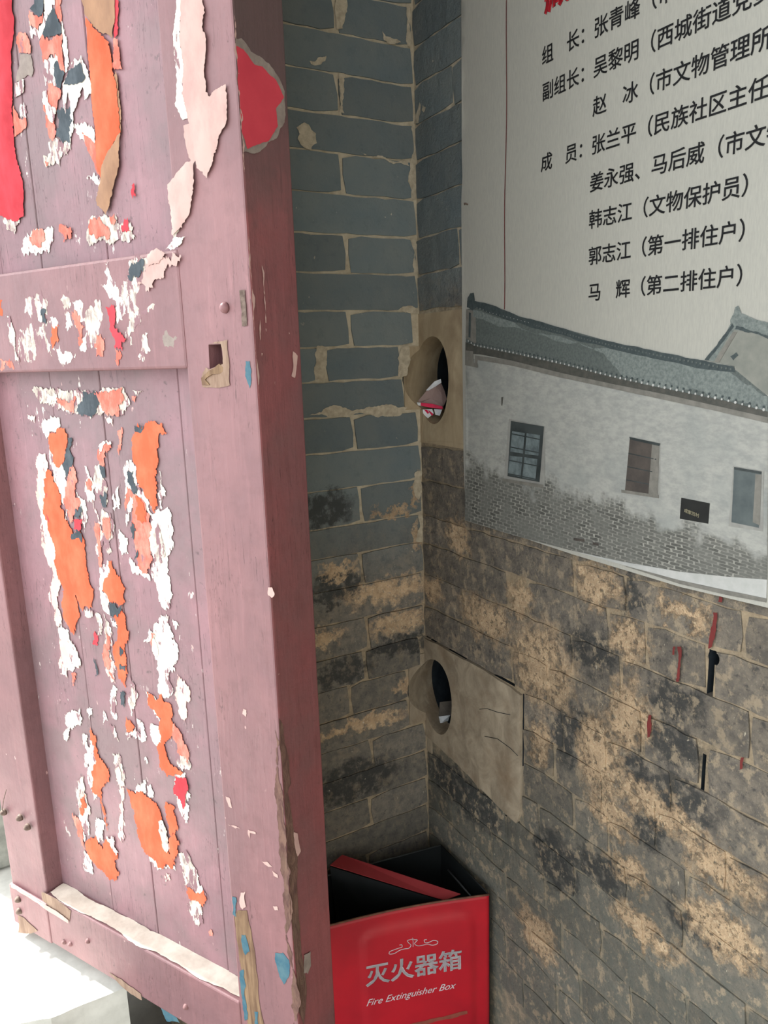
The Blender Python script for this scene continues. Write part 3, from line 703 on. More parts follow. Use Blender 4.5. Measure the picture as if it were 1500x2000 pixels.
# upper panel
scrap(C1, [(-60, -40), (70, -40), (75, 480), (80, 700), (92, 820), (128, 960), (132, 1130), (100, 1160), (20, 1130), (-60, 1100)], 'redp', 2, bulge=.010, jg=.06)
scrap(C1, [(20, 1125), (70, 1090), (112, 1160), (90, 1215), (40, 1200)], 'ragged', 1)
scrap(A, [(800, -30), (1140, -30), (1112, 380), (1000, 330), (920, 260), (850, 160)], 'brownp', 2, jg=.06)
scrap(A, [(850, 160), (940, 290), (1080, 430), (1110, 560), (1115, 650), (1150, 800), (1165, 950), (1180, 1100), (1195, 1290), (1100, 1450), (1010, 1650), (1010, 1750), (985, 1700), (960, 1600), (950, 1400), (948, 1250), (912, 900), (900, 700), (875, 470)], 'orange', 3, jg=.04, bulge=.006)
scrap(A, [(1150, 700), (1172, 900), (1195, 1200), (1196, 1310), (1180, 1180), (1132, 1000), (1110, 800)], 'brownp', 2, jg=.05)
scrap(B, [(1195, 150), (1190, 480), (1100, 830), (1060, 950), (970, 850), (965, 780), (1010, 600), (1010, 500), (1100, 300)], 'brownp', 4, jg=.05, bulge=.005)
scrap(A, [(1125, 380), (1165, 390), (1205, 680), (1112, 660)], 'salmon', 2, jg=.08)
scrap(A, [(1135, 0), (1165, 0), (1150, 360), (1125, 380)], 'redp', 1, jg=.08)
scrap(B, [(730, 90), (800, 60), (900, 90), (945, 250), (880, 260), (820, 220), (750, 150)], 'white', 0)
scrap(B, [(810, 140), (850, 180), (950, 260), (1000, 520), (1000, 600), (930, 450), (850, 280)], 'salmon', 1, jg=.08)
scrap(B, [(850, 590), (930, 550), (990, 610), (985, 690), (930, 640)], 'white', 0)
scrap(A, [(430, -20), (545, -20), (470, 180), (430, 300), (410, 400), (310, 380), (290, 220), (320, 280), (380, 300), (430, 180)], 'white', 0)
scrap(A, [(345, -20), (440, -20), (430, 150), (380, 165), (300, 95), (345, 40)], 'slate', 1, jg=.06)
scrap(A, [(300, 110), (380, 165), (430, 150), (420, 220), (380, 290), (340, 270), (295, 210)], 'salmon', 1)
scrap(A, [(530, 80), (600, 230), (620, 340), (420, 365), (440, 280), (490, 150)], 'slate', 1, jg=.06)
scrap(A, [(545, 0), (600, 0), (605, 200), (560, 210), (540, 120)], 'salmon', 0)
scrap(A, [(410, 365), (620, 345), (645, 700), (600, 720), (570, 540), (500, 540), (430, 600), (400, 450)], 'salmon', 1, jg=.1)
scrap(A, [(605, 200), (635, 330), (670, 560), (665, 720), (640, 700), (625, 400)], 'white', 0)
scrap(A, [(440, 570), (560, 520), (575, 620), (560, 900), (470, 900), (430, 700)], 'white', 0)
scrap(A, [(545, 610), (580, 590), (640, 720), (600, 880), (560, 870), (540, 720)], 'slate', 1, jg=.08)
scrap(A, [(480, 830), (610, 880), (570, 1050), (550, 1250), (530, 1380), (500, 1350), (460, 1150), (440, 1000)], 'salmon', 1)
scrap(A, [(440, 900), (480, 900), (560, 1080), (540, 1200), (470, 1120), (435, 1020)], 'white', 2)
scrap(A, [(620, 830), (700, 650), (740, 575), (780, 600), (800, 545), (850, 640), (890, 780), (905, 920), (835, 980), (820, 850), (790, 950), (720, 1095), (690, 1090), (680, 900), (655, 1115), (625, 980)], 'white', 1, jg=.08)
scrap(A, [(640, 825), (690, 690), (760, 645), (800, 610), (850, 770), (810, 815), (740, 835)], 'slate', 2, jg=.05)
scrap(A, [(570, 1080), (650, 1060), (705, 1080), (720, 1180), (700, 1400), (600, 1375), (560, 1310)], 'slate', 1)
scrap(A, [(690, 1080), (715, 1080), (720, 1300), (700, 1420), (690, 1300)], 'white', 1)
scrap(B, [(480, 230), (560, 200), (700, 200), (690, 300), (590, 480), (550, 420), (500, 490), (440, 470), (430, 370), (500, 340)], 'ragged', 0)
scrap(B, [(450, 430), (485, 430), (480, 470), (455, 475)], 'salmon', 1)
scrap(A, [(190, 325), (260, 325), (300, 390), (310, 530), (240, 520), (200, 520), (170, 420)], 'salmon', 1, jg=.07)
scrap(A, [(200, 520), (310, 540), (335, 700), (320, 750), (230, 760), (160, 800), (200, 640)], 'greyp', 0, jg=.07, bulge=.006)
scrap(A, [(150, 820), (240, 770), (245, 900), (150, 950)], 'ragged', 1, jg=.06, bulge=.006)
scrap(A, [(205, 1020), (260, 1020), (262, 1150), (215, 1150)], 'white', 0)
scrap(A, [(140, 1030), (200, 1160), (260, 1150), (270, 1240), (150, 1340), (135, 1200)], 'salmon', 1, jg=.08)
scrap(B, [(230, 1200), (330, 1090), (520, 1080), (520, 1200), (490, 1320), (380, 1320), (230, 1330), (210, 1290)], 'white', 0)
scrap(B, [(300, 1160), (340, 1095), (430, 1100), (450, 1200), (400, 1280), (340, 1240), (290, 1200)], 'salmon', 1)
scrap(B, [(585, 1050), (700, 1070), (710, 1170), (690, 1180), (670, 1140), (630, 1220), (600, 1130)], 'salmon', 1)
scrap(B, [(870, 1000), (960, 940), (1100, 1000), (1130, 940), (1150, 1040), (1280, 1000), (1300, 1150), (1330, 1150), (1310, 1180), (1230, 1200), (1050, 1220), (900, 1250), (850, 1190)], 'ragged', 0)
scrap(B, [(890, 1000), (980, 990), (1060, 1070), (1080, 1180), (960, 1190), (880, 1150)], 'salmon', 1)
scrap(B, [(1190, 1050), (1260, 990), (1290, 1110), (1200, 1110)], 'redp', 1)
scrap(B, [(1080, 960), (1130, 940), (1145, 1010), (1110, 1050), (1085, 1020)], 'salmon', 1)
scrap(B, [(1300, 670), (1325, 650), (1330, 770), (1310, 800), (1290, 720)], 'redp', 1)
# flaked primer on the stile beside the upper panel
scrap(C1, [(925, -30), (950, -30), (945, 150), (970, 400), (1000, 620), (960, 630), (920, 560), (915, 300)], 'white', 0, False, .05)
scrap(C1, [(947, -30), (1055, -30), (1080, 60), (1072, 160), (1090, 200), (1085, 300), (1090, 480), (1100, 505), (1190, 440), (1197, 640), (1150, 720), (1120, 860), (1090, 935), (1040, 880), (1020, 800), (1000, 650), (970, 520), (950, 200)], 'cream', 1, False, .05, bulge=.002)
scrap(C1, [(970, 660), (1010, 650), (1060, 800), (1020, 860), (985, 780)], 'cream', 1, False, .06)
scrap(C1, [(1022, 840), (1027, 960), (1000, 1120), (960, 1190), (910, 1235), (900, 1130), (890, 970)], 'cream', 1, False, .06, bulge=.003)
scrap(C1, [(905, 1180), (960, 1160), (935, 1215), (915, 1260)], 'ragged', 0, False, .06)
scrap(C1, [(780, 1340), (835, 1300), (880, 1325), (840, 1380), (790, 1393)], 'cream', 2, False, .06, bulge=.006)
scrap(C1, [(870, 1300), (910, 1250), (970, 1240), (960, 1270), (910, 1310)], 'white', 1, False, .08)
# middle rail
for pts, mt, ly in [
    ([(75, 350), (130, 320), (200, 295), (230, 330), (220, 400), (150, 420), (100, 400)], 'ragged', 0), ([(100, 470), (210, 440), (190, 560), (170, 610), (110, 615), (95, 540)], 'ragged', 0),
    ([(240, 410), (280, 440), (260, 540), (320, 570), (360, 580), (330, 630), (280, 610), (250, 560)], 'white', 0), ([(290, 320), (330, 290), (340, 350), (300, 370)], 'ragged', 0),
    ([(250, 460), (285, 450), (280, 520), (255, 560), (245, 520)], 'orange', 1), ([(310, 390), (340, 390), (345, 450), (320, 480)], 'white', 0),
    ([(345, 330), (380, 330), (400, 400), (412, 570), (380, 550), (360, 450)], 'white', 0), ([(350, 380), (370, 390), (395, 530), (380, 540), (355, 440)], 'salmon', 1),
    ([(390, 350), (480, 330), (490, 400), (440, 520), (400, 480)], 'ragged', 0), ([(500, 150), (520, 150), (530, 230), (565, 300), (580, 420), (560, 440), (540, 330), (475, 260), (510, 250)], 'white', 0),
    ([(600, 240), (660, 230), (700, 290), (735, 350), (690, 400), (660, 370), (650, 450), (620, 550), (590, 500), (590, 350), (575, 300)], 'ragged', 0),
    ([(660, 250), (710, 160), (790, 130), (862, 110), (845, 160), (780, 230), (700, 290)], 'cream', 1), ([(620, 160), (650, 150), (690, 150), (670, 210), (610, 230)], 'slate', 1), ([(610, 150), (710, 120), (700, 180), (660, 240), (600, 250)], 'ragged', 0),
    ([(510, 370), (545, 355), (552, 400), (545, 460), (600, 520), (550, 560), (530, 480)], 'redp', 2), ([(460, 500), (500, 510), (495, 600), (465, 600)], 'salmon', 1), ([(550, 560), (570, 560), (565, 640), (555, 620)], 'salmon', 1),
    ([(620, 560), (700, 480), (710, 560), (680, 620), (600, 620)], 'ragged', 0), ([(30, 400), (60, 440), (80, 560), (102, 650), (70, 560), (50, 520)], 'ragged', 1), ([(0, 330), (16, 330), (14, 400), (0, 405)], 'orange', 0),
    ([(200, 370), (222, 370), (225, 440), (205, 430)], 'slate', 1), ([(0, 600), (60, 620), (70, 650), (0, 655)], 'salmon', 0), ([(190, 470), (250, 420), (250, 600), (200, 560)], 'ragged', 0), ([(415, 480), (470, 470), (470, 540), (420, 560)], 'ragged', 0),
    ([(780, 480), (830, 460), (840, 510), (790, 550)], 'greyp', 0)]:
    scrap(C2, pts, mt, ly, False, .22)
# lower panel, head strip
scrap(C3, [(180, 125), (250, 110), (450, 120), (470, 125), (600, 110), (730, 110), (750, 160), (770, 200), (720, 275), (600, 265), (520, 290), (440, 260), (380, 245), (300, 215), (230, 190)], 'ragged', 0, jg=.1)
for pts, mt, ly in [
    ([(330, 150), (450, 160), (440, 250), (380, 230)], 'salmon', 1), ([(490, 130), (560, 130), (590, 200), (570, 250), (520, 275), (450, 250), (480, 190)], 'slate', 1),
    ([(560, 140), (620, 130), (725, 110), (735, 180), (700, 280), (610, 250), (590, 190)], 'salmon', 2), ([(290, 150), (340, 150), (340, 210), (280, 200)], 'white', 1), ([(775, 165), (800, 165), (795, 195), (778, 190)], 'salmon', 0), ([(780, 125), (840, 130), (810, 165)], 'ragged', 0),
    ([(165, 270), (205, 275), (205, 310), (170, 300)], 'pinkp', 0), ([(620, 290), (660, 285), (665, 330), (635, 320)], 'pinkp', 0),
    # left column
    ([(240, 340), (290, 290), (350, 290), (355, 350), (300, 370), (300, 440), (370, 570), (400, 600), (410, 830), (390, 895), (350, 720), (320, 620), (290, 500), (280, 400)], 'white', 0),
    ([(300, 380), (350, 350), (400, 380), (400, 430), (370, 560), (330, 570), (300, 480)], 'orange', 1), ([(400, 405), (432, 410), (430, 550), (400, 650), (370, 560)], 'slate', 1),
    ([(430, 560), (440, 760), (470, 760), (480, 800), (440, 850), (420, 900), (400, 640)], 'salmon', 1),
    ([(220, 510), (270, 500), (285, 600), (285, 700), (295, 950), (335, 1100), (335, 1200), (362, 1250), (350, 1300), (360, 1500), (330, 1500), (290, 1350), (270, 1100), (240, 950), (220, 700)], 'pinkp', 0),
    ([(285, 590), (320, 640), (350, 720), (380, 870), (430, 960), (480, 960), (500, 1000), (510, 1150), (530, 1250), (545, 1400), (490, 1420), (440, 1310), (440, 1560), (400, 1500), (370, 1400), (360, 1250), (330, 1100), (310, 1000), (290, 950), (275, 750)], 'orange', 1),
    ([(465, 920), (490, 1000), (430, 1130), (395, 1115), (420, 1040)], 'slate', 2), ([(440, 860), (490, 780), (490, 840), (470, 870)], 'slate', 2), ([(440, 890), (490, 880), (480, 940), (440, 935)], 'redp', 2),
    ([(450, 720), (480, 760), (515, 880), (500, 965), (480, 900), (470, 800)], 'white', 0), ([(360, 1500), (400, 1530), (420, 1620), (470, 1740), (400, 1760), (390, 1650), (360, 1600)], 'white', 0), ([(350, 1600), (380, 1580), (390, 1740), (350, 1760)], 'pinkp', 0),
    ([(500, 1410), (570, 1420), (550, 1450), (505, 1450)], 'ragged', 2), ([(275, 730), (300, 740), (295, 900), (280, 860)], 'redp', 2),
    # middle column
    ([(500, 570), (540, 640), (560, 760), (520, 780), (500, 700)], 'white', 0), ([(515, 640), (545, 660), (540, 720), (515, 700)], 'salmon', 1), ([(555, 580), (600, 560), (632, 700), (632, 800), (590, 790), (565, 700)], 'ragged', 0),
    ([(590, 570), (620, 580), (625, 640), (600, 620)], 'slate', 1), ([(590, 730), (632, 730), (630, 820), (600, 790)], 'slate', 1), ([(580, 530), (590, 460), (650, 430), (660, 460), (620, 475), (612, 545), (620, 570), (588, 560)], 'salmon', 1), ([(585, 450), (640, 425), (660, 435), (610, 460), (590, 520)], 'white', 2),
    ([(690, 370), (720, 350), (712, 430), (700, 510), (690, 480)], 'salmon', 0), ([(545, 770), (592, 900), (605, 1000), (612, 1175), (590, 1175), (570, 1000)], 'pinkp', 0), ([(560, 900), (590, 910), (605, 1150), (590, 1160)], 'salmon', 1), ([(600, 820), (650, 850), (665, 950), (640, 1020), (660, 1080), (640, 1090), (600, 980)], 'ragged', 0), ([(612, 880), (645, 870), (655, 950), (630, 1000), (605, 960)], 'salmon', 1),
    ([(700, 940), (750, 1000), (755, 1080), (720, 1105), (700, 1000)], 'white', 0), ([(660, 750), (672, 740), (675, 830), (665, 820)], 'white', 0), ([(688, 690), (698, 690), (704, 820), (692, 810)], 'white', 0),
    ([(585, 1180), (640, 1120), (640, 1220), (600, 1300), (640, 1345), (652, 1470), (690, 1470), (690, 1520), (660, 1500), (620, 1420), (590, 1330)], 'white', 0),
    ([(640, 1130), (660, 1130), (680, 1180), (710, 1220), (730, 1330), (722, 1390), (650, 1372), (605, 1300), (610, 1260), (640, 1220)], 'orange', 1), ([(650, 1370), (725, 1378), (722, 1420), (660, 1452)], 'slate', 2), ([(670, 1450), (722, 1418), (732, 1640), (700, 1645), (695, 1520)], 'orange', 1),
    ([(610, 1440), (640, 1480), (660, 1560), (655, 1760), (615, 1760), (620, 1600)], 'ragged', 0), ([(625, 1540), (650, 1560), (650, 1760), (630, 1760)], 'salmon', 1), ([(705, 1640), (738, 1720), (738, 1770), (700, 1770)], 'orange', 1), ([(556, 1540), (582, 1560), (575, 1625), (545, 1610)], 'redp', 0), ([(560, 1430), (600, 1420), (600, 1540), (570, 1560)], 'ragged', 0),
    # right column
    ([(720, 590), (760, 530), (802, 580), (820, 700), (870, 760), (905, 860), (945, 770), (930, 730), (940, 600), (950, 820), (905, 900), (850, 800), (790, 760), (745, 920), (735, 760), (740, 690)], 'white', 0),
    ([(795, 350), (850, 340), (955, 318), (980, 380), (930, 390), (935, 540), (915, 640), (915, 840), (900, 830), (860, 750), (820, 690), (800, 560), (780, 400)], 'orange', 1), ([(795, 338), (850, 340), (832, 375), (800, 372)], 'slate', 2),
    ([(750, 600), (790, 600), (812, 700), (790, 740), (750, 660)], 'slate', 1), ([(750, 680), (790, 740), (740, 830), (735, 760)], 'salmon', 1), ([(790, 730), (850, 780), (880, 850), (870, 1000), (865, 1200), (820, 1170), (800, 1060), (790, 950), (780, 850)], 'salmon', 1), ([(800, 740), (850, 790), (860, 900), (815, 890)], 'orange', 2),
    ([(782, 900), (797, 910), (795, 970), (778, 1000)], 'slate', 2), ([(800, 1060), (822, 1080), (815, 1105), (798, 1110)], 'slate', 2), ([(770, 1105), (800, 1160), (870, 1195), (885, 1240), (820, 1205), (775, 1190)], 'white', 0),
    ([(920, 830), (980, 810), (1010, 870), (1022, 950), (1000, 1080), (985, 1150), (1000, 1250), (1020, 1330), (1000, 1400), (960, 1410), (930, 1350), (910, 1250), (900, 1100), (865, 1000), (890, 900)], 'white', 0), ([(880, 960), (930, 900), (960, 1000), (940, 1150), (905, 1120)], 'ragged', 1),
    ([(940, 1440), (990, 1440), (1022, 1560), (1030, 1760), (920, 1760), (910, 1600)], 'white', 0), ([(845, 1600), (880, 1530), (912, 1560), (915, 1690), (890, 1600)], 'white', 1), ([(1010, 1480), (1055, 1500), (1035, 1530)], 'white', 0), ([(890, 1550), (912, 1550), (905, 1640)], 'salmon', 2)]:
    scrap(C3, pts, mt, ly, True, .17, bulge=.0025 if mt == 'orange' and len(pts) > 9 else 0.0)
# lower panel, lower half
for pts, mt, ly in [
    ([(690, 0), (775, 0), (785, 100), (765, 200), (745, 260), (710, 235), (700, 120)], 'white', 0), ([(790, 150), (820, 180), (832, 330), (830, 385), (800, 330), (780, 240)], 'pinkp', 0),
    ([(655, 230), (690, 260), (720, 240), (762, 290), (770, 400), (750, 530), (780, 560), (817, 590), (780, 592), (750, 605), (710, 550), (715, 450), (720, 350), (690, 310), (660, 280)], 'orange', 1), ([(668, 380), (712, 390), (722, 450), (702, 475), (670, 425)], 'white', 0), ([(650, 225), (690, 250), (700, 320), (715, 360), (690, 330), (660, 290)], 'white', 0),
    ([(778, 370), (812, 420), (842, 500), (835, 550), (790, 490)], 'salmon', 1), ([(785, 480), (845, 490), (848, 570), (810, 580), (780, 540)], 'ragged', 0), ([(780, 600), (822, 600), (832, 700), (820, 755), (780, 680)], 'redp', 2), ([(775, 590), (828, 590), (836, 760), (825, 815), (800, 760)], 'white', 0),
    ([(405, 380), (430, 430), (445, 520), (470, 550), (490, 590), (470, 640), (482, 840), (465, 790), (450, 700), (410, 660), (410, 590), (430, 540)], 'orange', 1), ([(398, 440), (412, 430), (430, 530), (412, 590), (430, 700), (415, 720), (400, 560)], 'white', 0),
    ([(290, 340), (320, 310), (356, 300), (358, 380), (330, 392), (292, 370)], 'white', 0), ([(290, 410), (318, 390), (305, 440), (288, 440)], 'white', 1), ([(386, 310), (412, 305), (400, 350)], 'white', 0), ([(462, 310), (478, 360), (458, 370)], 'white', 0), ([(368, 420), (390, 420), (400, 540), (382, 560)], 'white', 0),
    ([(268, 30), (300, 0), (330, 20), (362, 110), (345, 122), (320, 90), (300, 165), (270, 150)], 'pinkp', 0), ([(300, 0), (340, 30), (362, 115), (335, 100)], 'white', 1), ([(320, 140), (340, 150), (328, 210)], 'salmon', 0),
    ([(465, 0), (490, 60), (515, 190), (500, 190), (475, 110)], 'pinkp', 0), ([(470, 20), (488, 60), (512, 180), (490, 150)], 'salmon', 1), ([(530, 0), (550, 20), (570, 140), (560, 205), (535, 170)], 'orange', 1), ([(538, 105), (562, 110), (562, 132), (538, 130)], 'slate', 2), ([(538, 30), (556, 40), (552, 60), (538, 60)], 'slate', 2),
    ([(500, 205), (526, 220), (522, 350), (500, 345)], 'white', 0), ([(572, 150), (602, 200), (606, 280), (585, 340), (570, 250)], 'ragged', 0), ([(538, 230), (560, 230), (558, 300), (540, 280)], 'slate', 1), ([(558, 335), (602, 380), (592, 410), (565, 400)], 'orange', 1), ([(560, 390), (612, 400), (650, 440), (640, 455), (600, 425), (570, 440)], 'white', 0), ([(612, 350), (640, 370), (655, 430), (640, 430)], 'white', 0), ([(485, 370), (510, 380), (530, 450), (505, 420)], 'ragged', 0),
    ([(418, 90), (430, 90), (440, 150), (425, 170)], 'slate', 1), ([(500, 500), (530, 500), (556, 590), (552, 630), (520, 620)], 'ragged', 0), ([(530, 560), (556, 640), (540, 660), (525, 620)], 'pinkp', 1), ([(530, 660), (555, 660), (555, 760), (540, 895), (525, 870), (532, 750)], 'pinkp', 0), ([(640, 520), (660, 540), (655, 550)], 'white', 0),
    ([(385, 890), (430, 865), (460, 930), (490, 880), (522, 930), (532, 1030), (480, 1052), (440, 1010), (400, 960)], 'orange', 1), ([(430, 790), (470, 810), (462, 850), (440, 900), (425, 860)], 'white', 0), ([(480, 870), (505, 870), (530, 940), (520, 950), (495, 910)], 'white', 2), ([(376, 930), (410, 980), (416, 1037), (385, 1030)], 'white', 0),
    ([(345, 620), (375, 600), (385, 700), (388, 790), (402, 860), (372, 880), (360, 780), (345, 700)], 'ragged', 0), ([(360, 700), (382, 690), (376, 760), (360, 775)], 'orange', 1), ([(325, 770), (345, 780), (375, 900), (380, 925), (350, 870)], 'salmon', 1), ([(345, 720), (370, 780), (385, 880), (375, 890), (350, 800)], 'white', 0),
    ([(565, 655), (590, 672), (640, 680), (700, 730), (722, 790), (725, 850), (745, 930), (780, 990), (772, 1012), (740, 990), (712, 1012), (660, 955), (620, 875), (602, 800), (590, 740)], 'orange', 1), ([(600, 672), (612, 640), (648, 615), (650, 680)], 'white', 0), ([(648, 765), (700, 790), (726, 800), (745, 945), (722, 905), (700, 850), (662, 815)], 'ragged', 2), ([(735, 715), (782, 740), (782, 850), (760, 875), (745, 800)], 'orange', 1), ([(655, 650), (670, 640), (680, 700), (665, 700)], 'white', 0),
    ([(640, 900), (680, 960), (740, 1010), (782, 1020), (776, 960), (745, 1000), (715, 1020), (665, 975)], 'white', 0), ([(760, 870), (782, 860), (782, 1000), (765, 960)], 'orange', 2),
    ([(790, 940), (825, 930), (850, 980), (880, 1040), (918, 1130), (905, 1240), (870, 1262), (835, 1200), (850, 1130), (820, 1080), (800, 1000)], 'ragged', 0), ([(828, 1085), (870, 1120), (907, 1118), (902, 1180), (870, 1150), (850, 1155)], 'orange', 1), ([(730, 1040), (755, 1035), (760, 1065), (740, 1075)], 'pinkp', 0), ([(930, 1290), (945, 1285), (945, 1312), (932, 1312)], 'salmon', 0)]:
    scrap(C4, pts, mt, ly, True, .17, bulge=.0035 if mt == 'orange' and len(pts) > 8 else 0.0)
# bare wood, chips and old blue paint on the free stile and its edge
def chip(pts, mat, layer=0, name='paint_chip', jg=.1): 
    sheet(name, jag(dpx(pts), jg, .004), D3, M[mat], door, .0005+.0005*layer, .0005, .015)
S6 = crop(380, 1500, 4); S7 = crop(360, 440, 5.77); S2 = crop(0, 1700, 5)
chip(S6([(310, 1160), (345, 1110), (410, 1110), (440, 1250), (460, 1370), (480, 1500), (500, 1680), (545, 2010), (420, 2010), (375, 1600), (345, 1400)]), 'barewood', 0, 'bare_wood', .05)
chip(S6([(370, 1300), (400, 1300), (435, 1430), (400, 1460)]), 'bluep', 1); chip(S6([(298, 1000), (330, 1010), (328, 1160), (302, 1140)]), 'bluep', 1); chip(S6([(357, 1590), (388, 1570), (400, 1800), (420, 1960), (395, 1970)]), 'bluep', 1); chip(S6([(470, 1900), (500, 1900), (500, 2000), (475, 2000)]), 'bluep', 1)
chip(S6([(365, 970), (400, 960), (405, 1080), (380, 1100), (362, 1080)]), 'cream', 1); chip(S6([(245, 220), (275, 230), (295, 310), (270, 300)]), 'cream', 0); chip(S6([(525, 725), (570, 730), (612, 770), (580, 770)]), 'cream', 0); chip(S6([(610, 800), (650, 830), (655, 855), (620, 840)]), 'cream', 0); chip(S6([(262, 440), (320, 450), (355, 468), (320, 470)]), 'cream', 0)
chip(S6([(420, 480), (480, 500), (480, 515), (435, 505), (430, 550)]), 'cream', 0); chip(S6([(615, 1075), (650, 1080), (655, 1110), (630, 1110)]), 'cream', 0); chip(S6([(632, 1440), (690, 1440), (740, 1500), (745, 1600), (700, 1690), (660, 1600)]), 'bluep', 0)
chip([(524, 1147), (532, 1147), (537, 1160), (532, 1168), (524, 1162)], 'cream', 0); chip([(476, 1384), (482, 1386), (481, 1400), (474, 1394)], 'cream', 0); chip([(700 / 2.2727, 1250 + 1600 / 2.2727), (745 / 2.2727, 1250 + 1600 / 2.2727), (800 / 2.2727, 1250 + 1700 / 2.2727), (740 / 2.2727, 1250 + 1690 / 2.2727)], 'bluep', 0)
chip(S7([(695, 1530), (740, 1530), (760, 1650), (742, 1840), (690, 1700)]), 'bluep', 0)
chip(S7([(275, 1345), (440, 1305), (492, 1290), (492, 1400), (520, 1800), (400, 1832), (210, 1822), (198, 1720), (250, 1600), (285, 1625), (442, 1562), (418, 1338)]), 'palewood', 1, 'bare_wood', .05)
# splintered plug left in the mortise
q = dpx(S7([(210, 1800), (200, 1720), (290, 1640), (400, 1560), (445, 1600), (440, 1650), (330, 1680), (250, 1740), (300, 1800)]))
prism('wood_splinter', jag(q, .08, .006), D3, .003, -.02, M['barewood'], door, .006, .003)
def echip(pts, mat, layer=0, name='paint_chip', jg=.1, clampw=True):
    P = [on_edge(*p) for p in pts]
    if clampw: P = [(max(-TH+.002, min(-.0005, a)), z) for a, z in P]
    # drop repeats made by the clamp
    Q = [P[0]]
    for p in P[1:]:
        if math.hypot(p[0]-Q[-1][0], p[1]-Q[-1][1]) > 1e-4: Q.append(p)
    sheet(name, jag(Q, jg, .004), lambda a, z, h: (-h, a, z), M[mat], door, .0005+.0005*layer, .0005, .015)
echip(S6([(640, -380), (690, -330), (700, -200), (730, -100), (740, 0), (750, 120), (725, 190), (745, 300), (772, 480), (812, 620), (800, 760), (802, 1000), (822, 1250), (832, 1450), (872, 1700), (850, 2010), (690, 2010), (690, 1500), (680, 1000), (660, 600), (650, 300), (630, 100)]), 'arriswood', 0, 'bare_wood', .04)
echip(S6([(770, 500), (800, 510), (825, 650), (800, 690), (780, 620)]), 'cream', 1, jg=.06); echip(S6([(850, 1460), (900, 1430), (905, 1540), (880, 1610), (850, 1600)]), 'greyp', 1)
echip(C1([(1207, 190), (1260, 200), (1310, 270), (1430, 365), (1488, 480), (1488, 640), (1400, 745), (1330, 805), (1265, 795), (1240, 690), (1205, 480)]), 'greyp', 0, 'paint_patch', .1)
echip(C1([(1210, 230), (1270, 260), (1330, 340), (1370, 350), (1440, 420), (1482, 510), (1440, 570), (1450, 660), (1400, 740), (1290, 780), (1260, 690), (1215, 500), (1198, 300)]), 'redpatch', 1, 'paint_patch', .05)
for pts in ([(640, 130), (680, 115), (725, 190), (735, 330), (705, 450), (730, 690), (790, 820), (775, 1000), (780, 1150), (740, 1190), (745, 900), (730, 740), (690, 600), (680, 300)], [(745, 1330), (790, 1500), (835, 1780), (835, 1950), (820, 1950), (800, 1700), (770, 1500)],
            [(1215, 1420), (1270, 1470), (1250, 1660), (1240, 1720), (1200, 1700), (1220, 1600)], [(865, 450), (895, 540), (890, 650), (915, 1100), (905, 1100), (880, 640)], [(845, 1060), (852, 1280), (845, 1300), (840, 1200)], [(860, 1440), (876, 1445), (865, 1475)], [(1170, 1200), (1180, 1220), (1170, 1230)]):
    echip(S7(pts), 'cream', 1, jg=.07)
for y0 in (0, 60, 120, 180, 240, 300, 350):     # flaking run of primer down the upper arris
    echip(C1([(1185, y0*2.0+60), (1205+random.uniform(0, 14), y0*2.0+80), (1212+random.uniform(0, 25), y0*2.0+150), (1195+y0*.1, y0*2.0+190)]), 'cream', 1, jg=.15)
P_ = [(max(.0006, a), z) for a, z in dpx(S6([(632, -300), (640, 0), (628, 180), (650, 300), (665, 600), (690, 1000), (720, 1300), (760, 1700), (775, 2010), (900, 2010), (880, 1000), (800, 400), (700, -200)]))]
Q_ = [P_[0]]
for p in P_[1:]:
    if math.hypot(p[0]-Q_[-1][0], p[1]-Q_[-1][1]) > 2e-3: Q_.append(p)
sheet('bare_wood', jag(Q_, .12, .004), D3, M['arriswood'], door, .0005, .0006, .012)
# latch slot cut beside the arris, its rim, and the nail head next to it
ls = dpx(S7([(625, 735), (690, 730), (705, 900), (715, 1130), (660, 1140), (655, 980), (640, 860)]))
sheet('latch_slot', jag(ls, .04, .006), D3, M['rust'], door, .0012, .0006, .01)
def nail(px, py, r, h, mat='iron', w=0.0, nm='nail_head'):
    u, z = on_door(px, py, w); dome(nm, (u, w, z), (0, 1, 0), r, h, M[mat], door)
nail(440, 601, .0072, .008, 'paint')
for (x, y) in ((174, 1836), (365, 1964), (128, 1838), (140, 1842)): nail(x, y, .0055, .008)
for (x, y) in ((38, 1755), (40, 1778), (10, 1585), (41, 1596), (56, 1614)): nail(x, y, .007, .010, 'rust', .003)
w0 = [on_door(*p) for p in ((12, 1578), (14, 1560), (20, 1538))]
tube('wire', [(u, .008, z) for u, z in w0], .0008, M['rust'], door, 5)
# dust on the ledge of the bottom rail, splintered ends of rail and stile
led = [(uS+.004, -.006), (uS+.15, -.004), (.45, -.005), (uL-.004, -.006), (uL-.004, -REC+.001), (.4, -REC+.001), (uS+.004, -REC+.001)]
sheet('dust_layer', jag(led, .05, .01), lambda a, b, h: (a, b, zr1+h), M['dust'], door, .0006, .0015, .012)
chip(S2([(420, 200), (560, 265), (705, 380), (690, 490), (560, 390), (430, 285)]), 'palewood', 5, 'bare_wood', .06); chip(S2([(1075, 985), (1200, 1050), (1390, 1195), (1400, 1255), (1300, 1200), (1180, 1100)]), 'palewood', 5, 'bare_wood', .06)
chip(S2([(130, 120), (250, 185), (470, 320), (690, 470), (690, 500), (460, 360), (240, 215), (130, 150)]), 'cream', 9, 'bare_wood', .05); chip(S2([(200, 420), (260, 450), (390, 575), (300, 600), (200, 590)]), 'palewood', 9, 'bare_wood', .06)

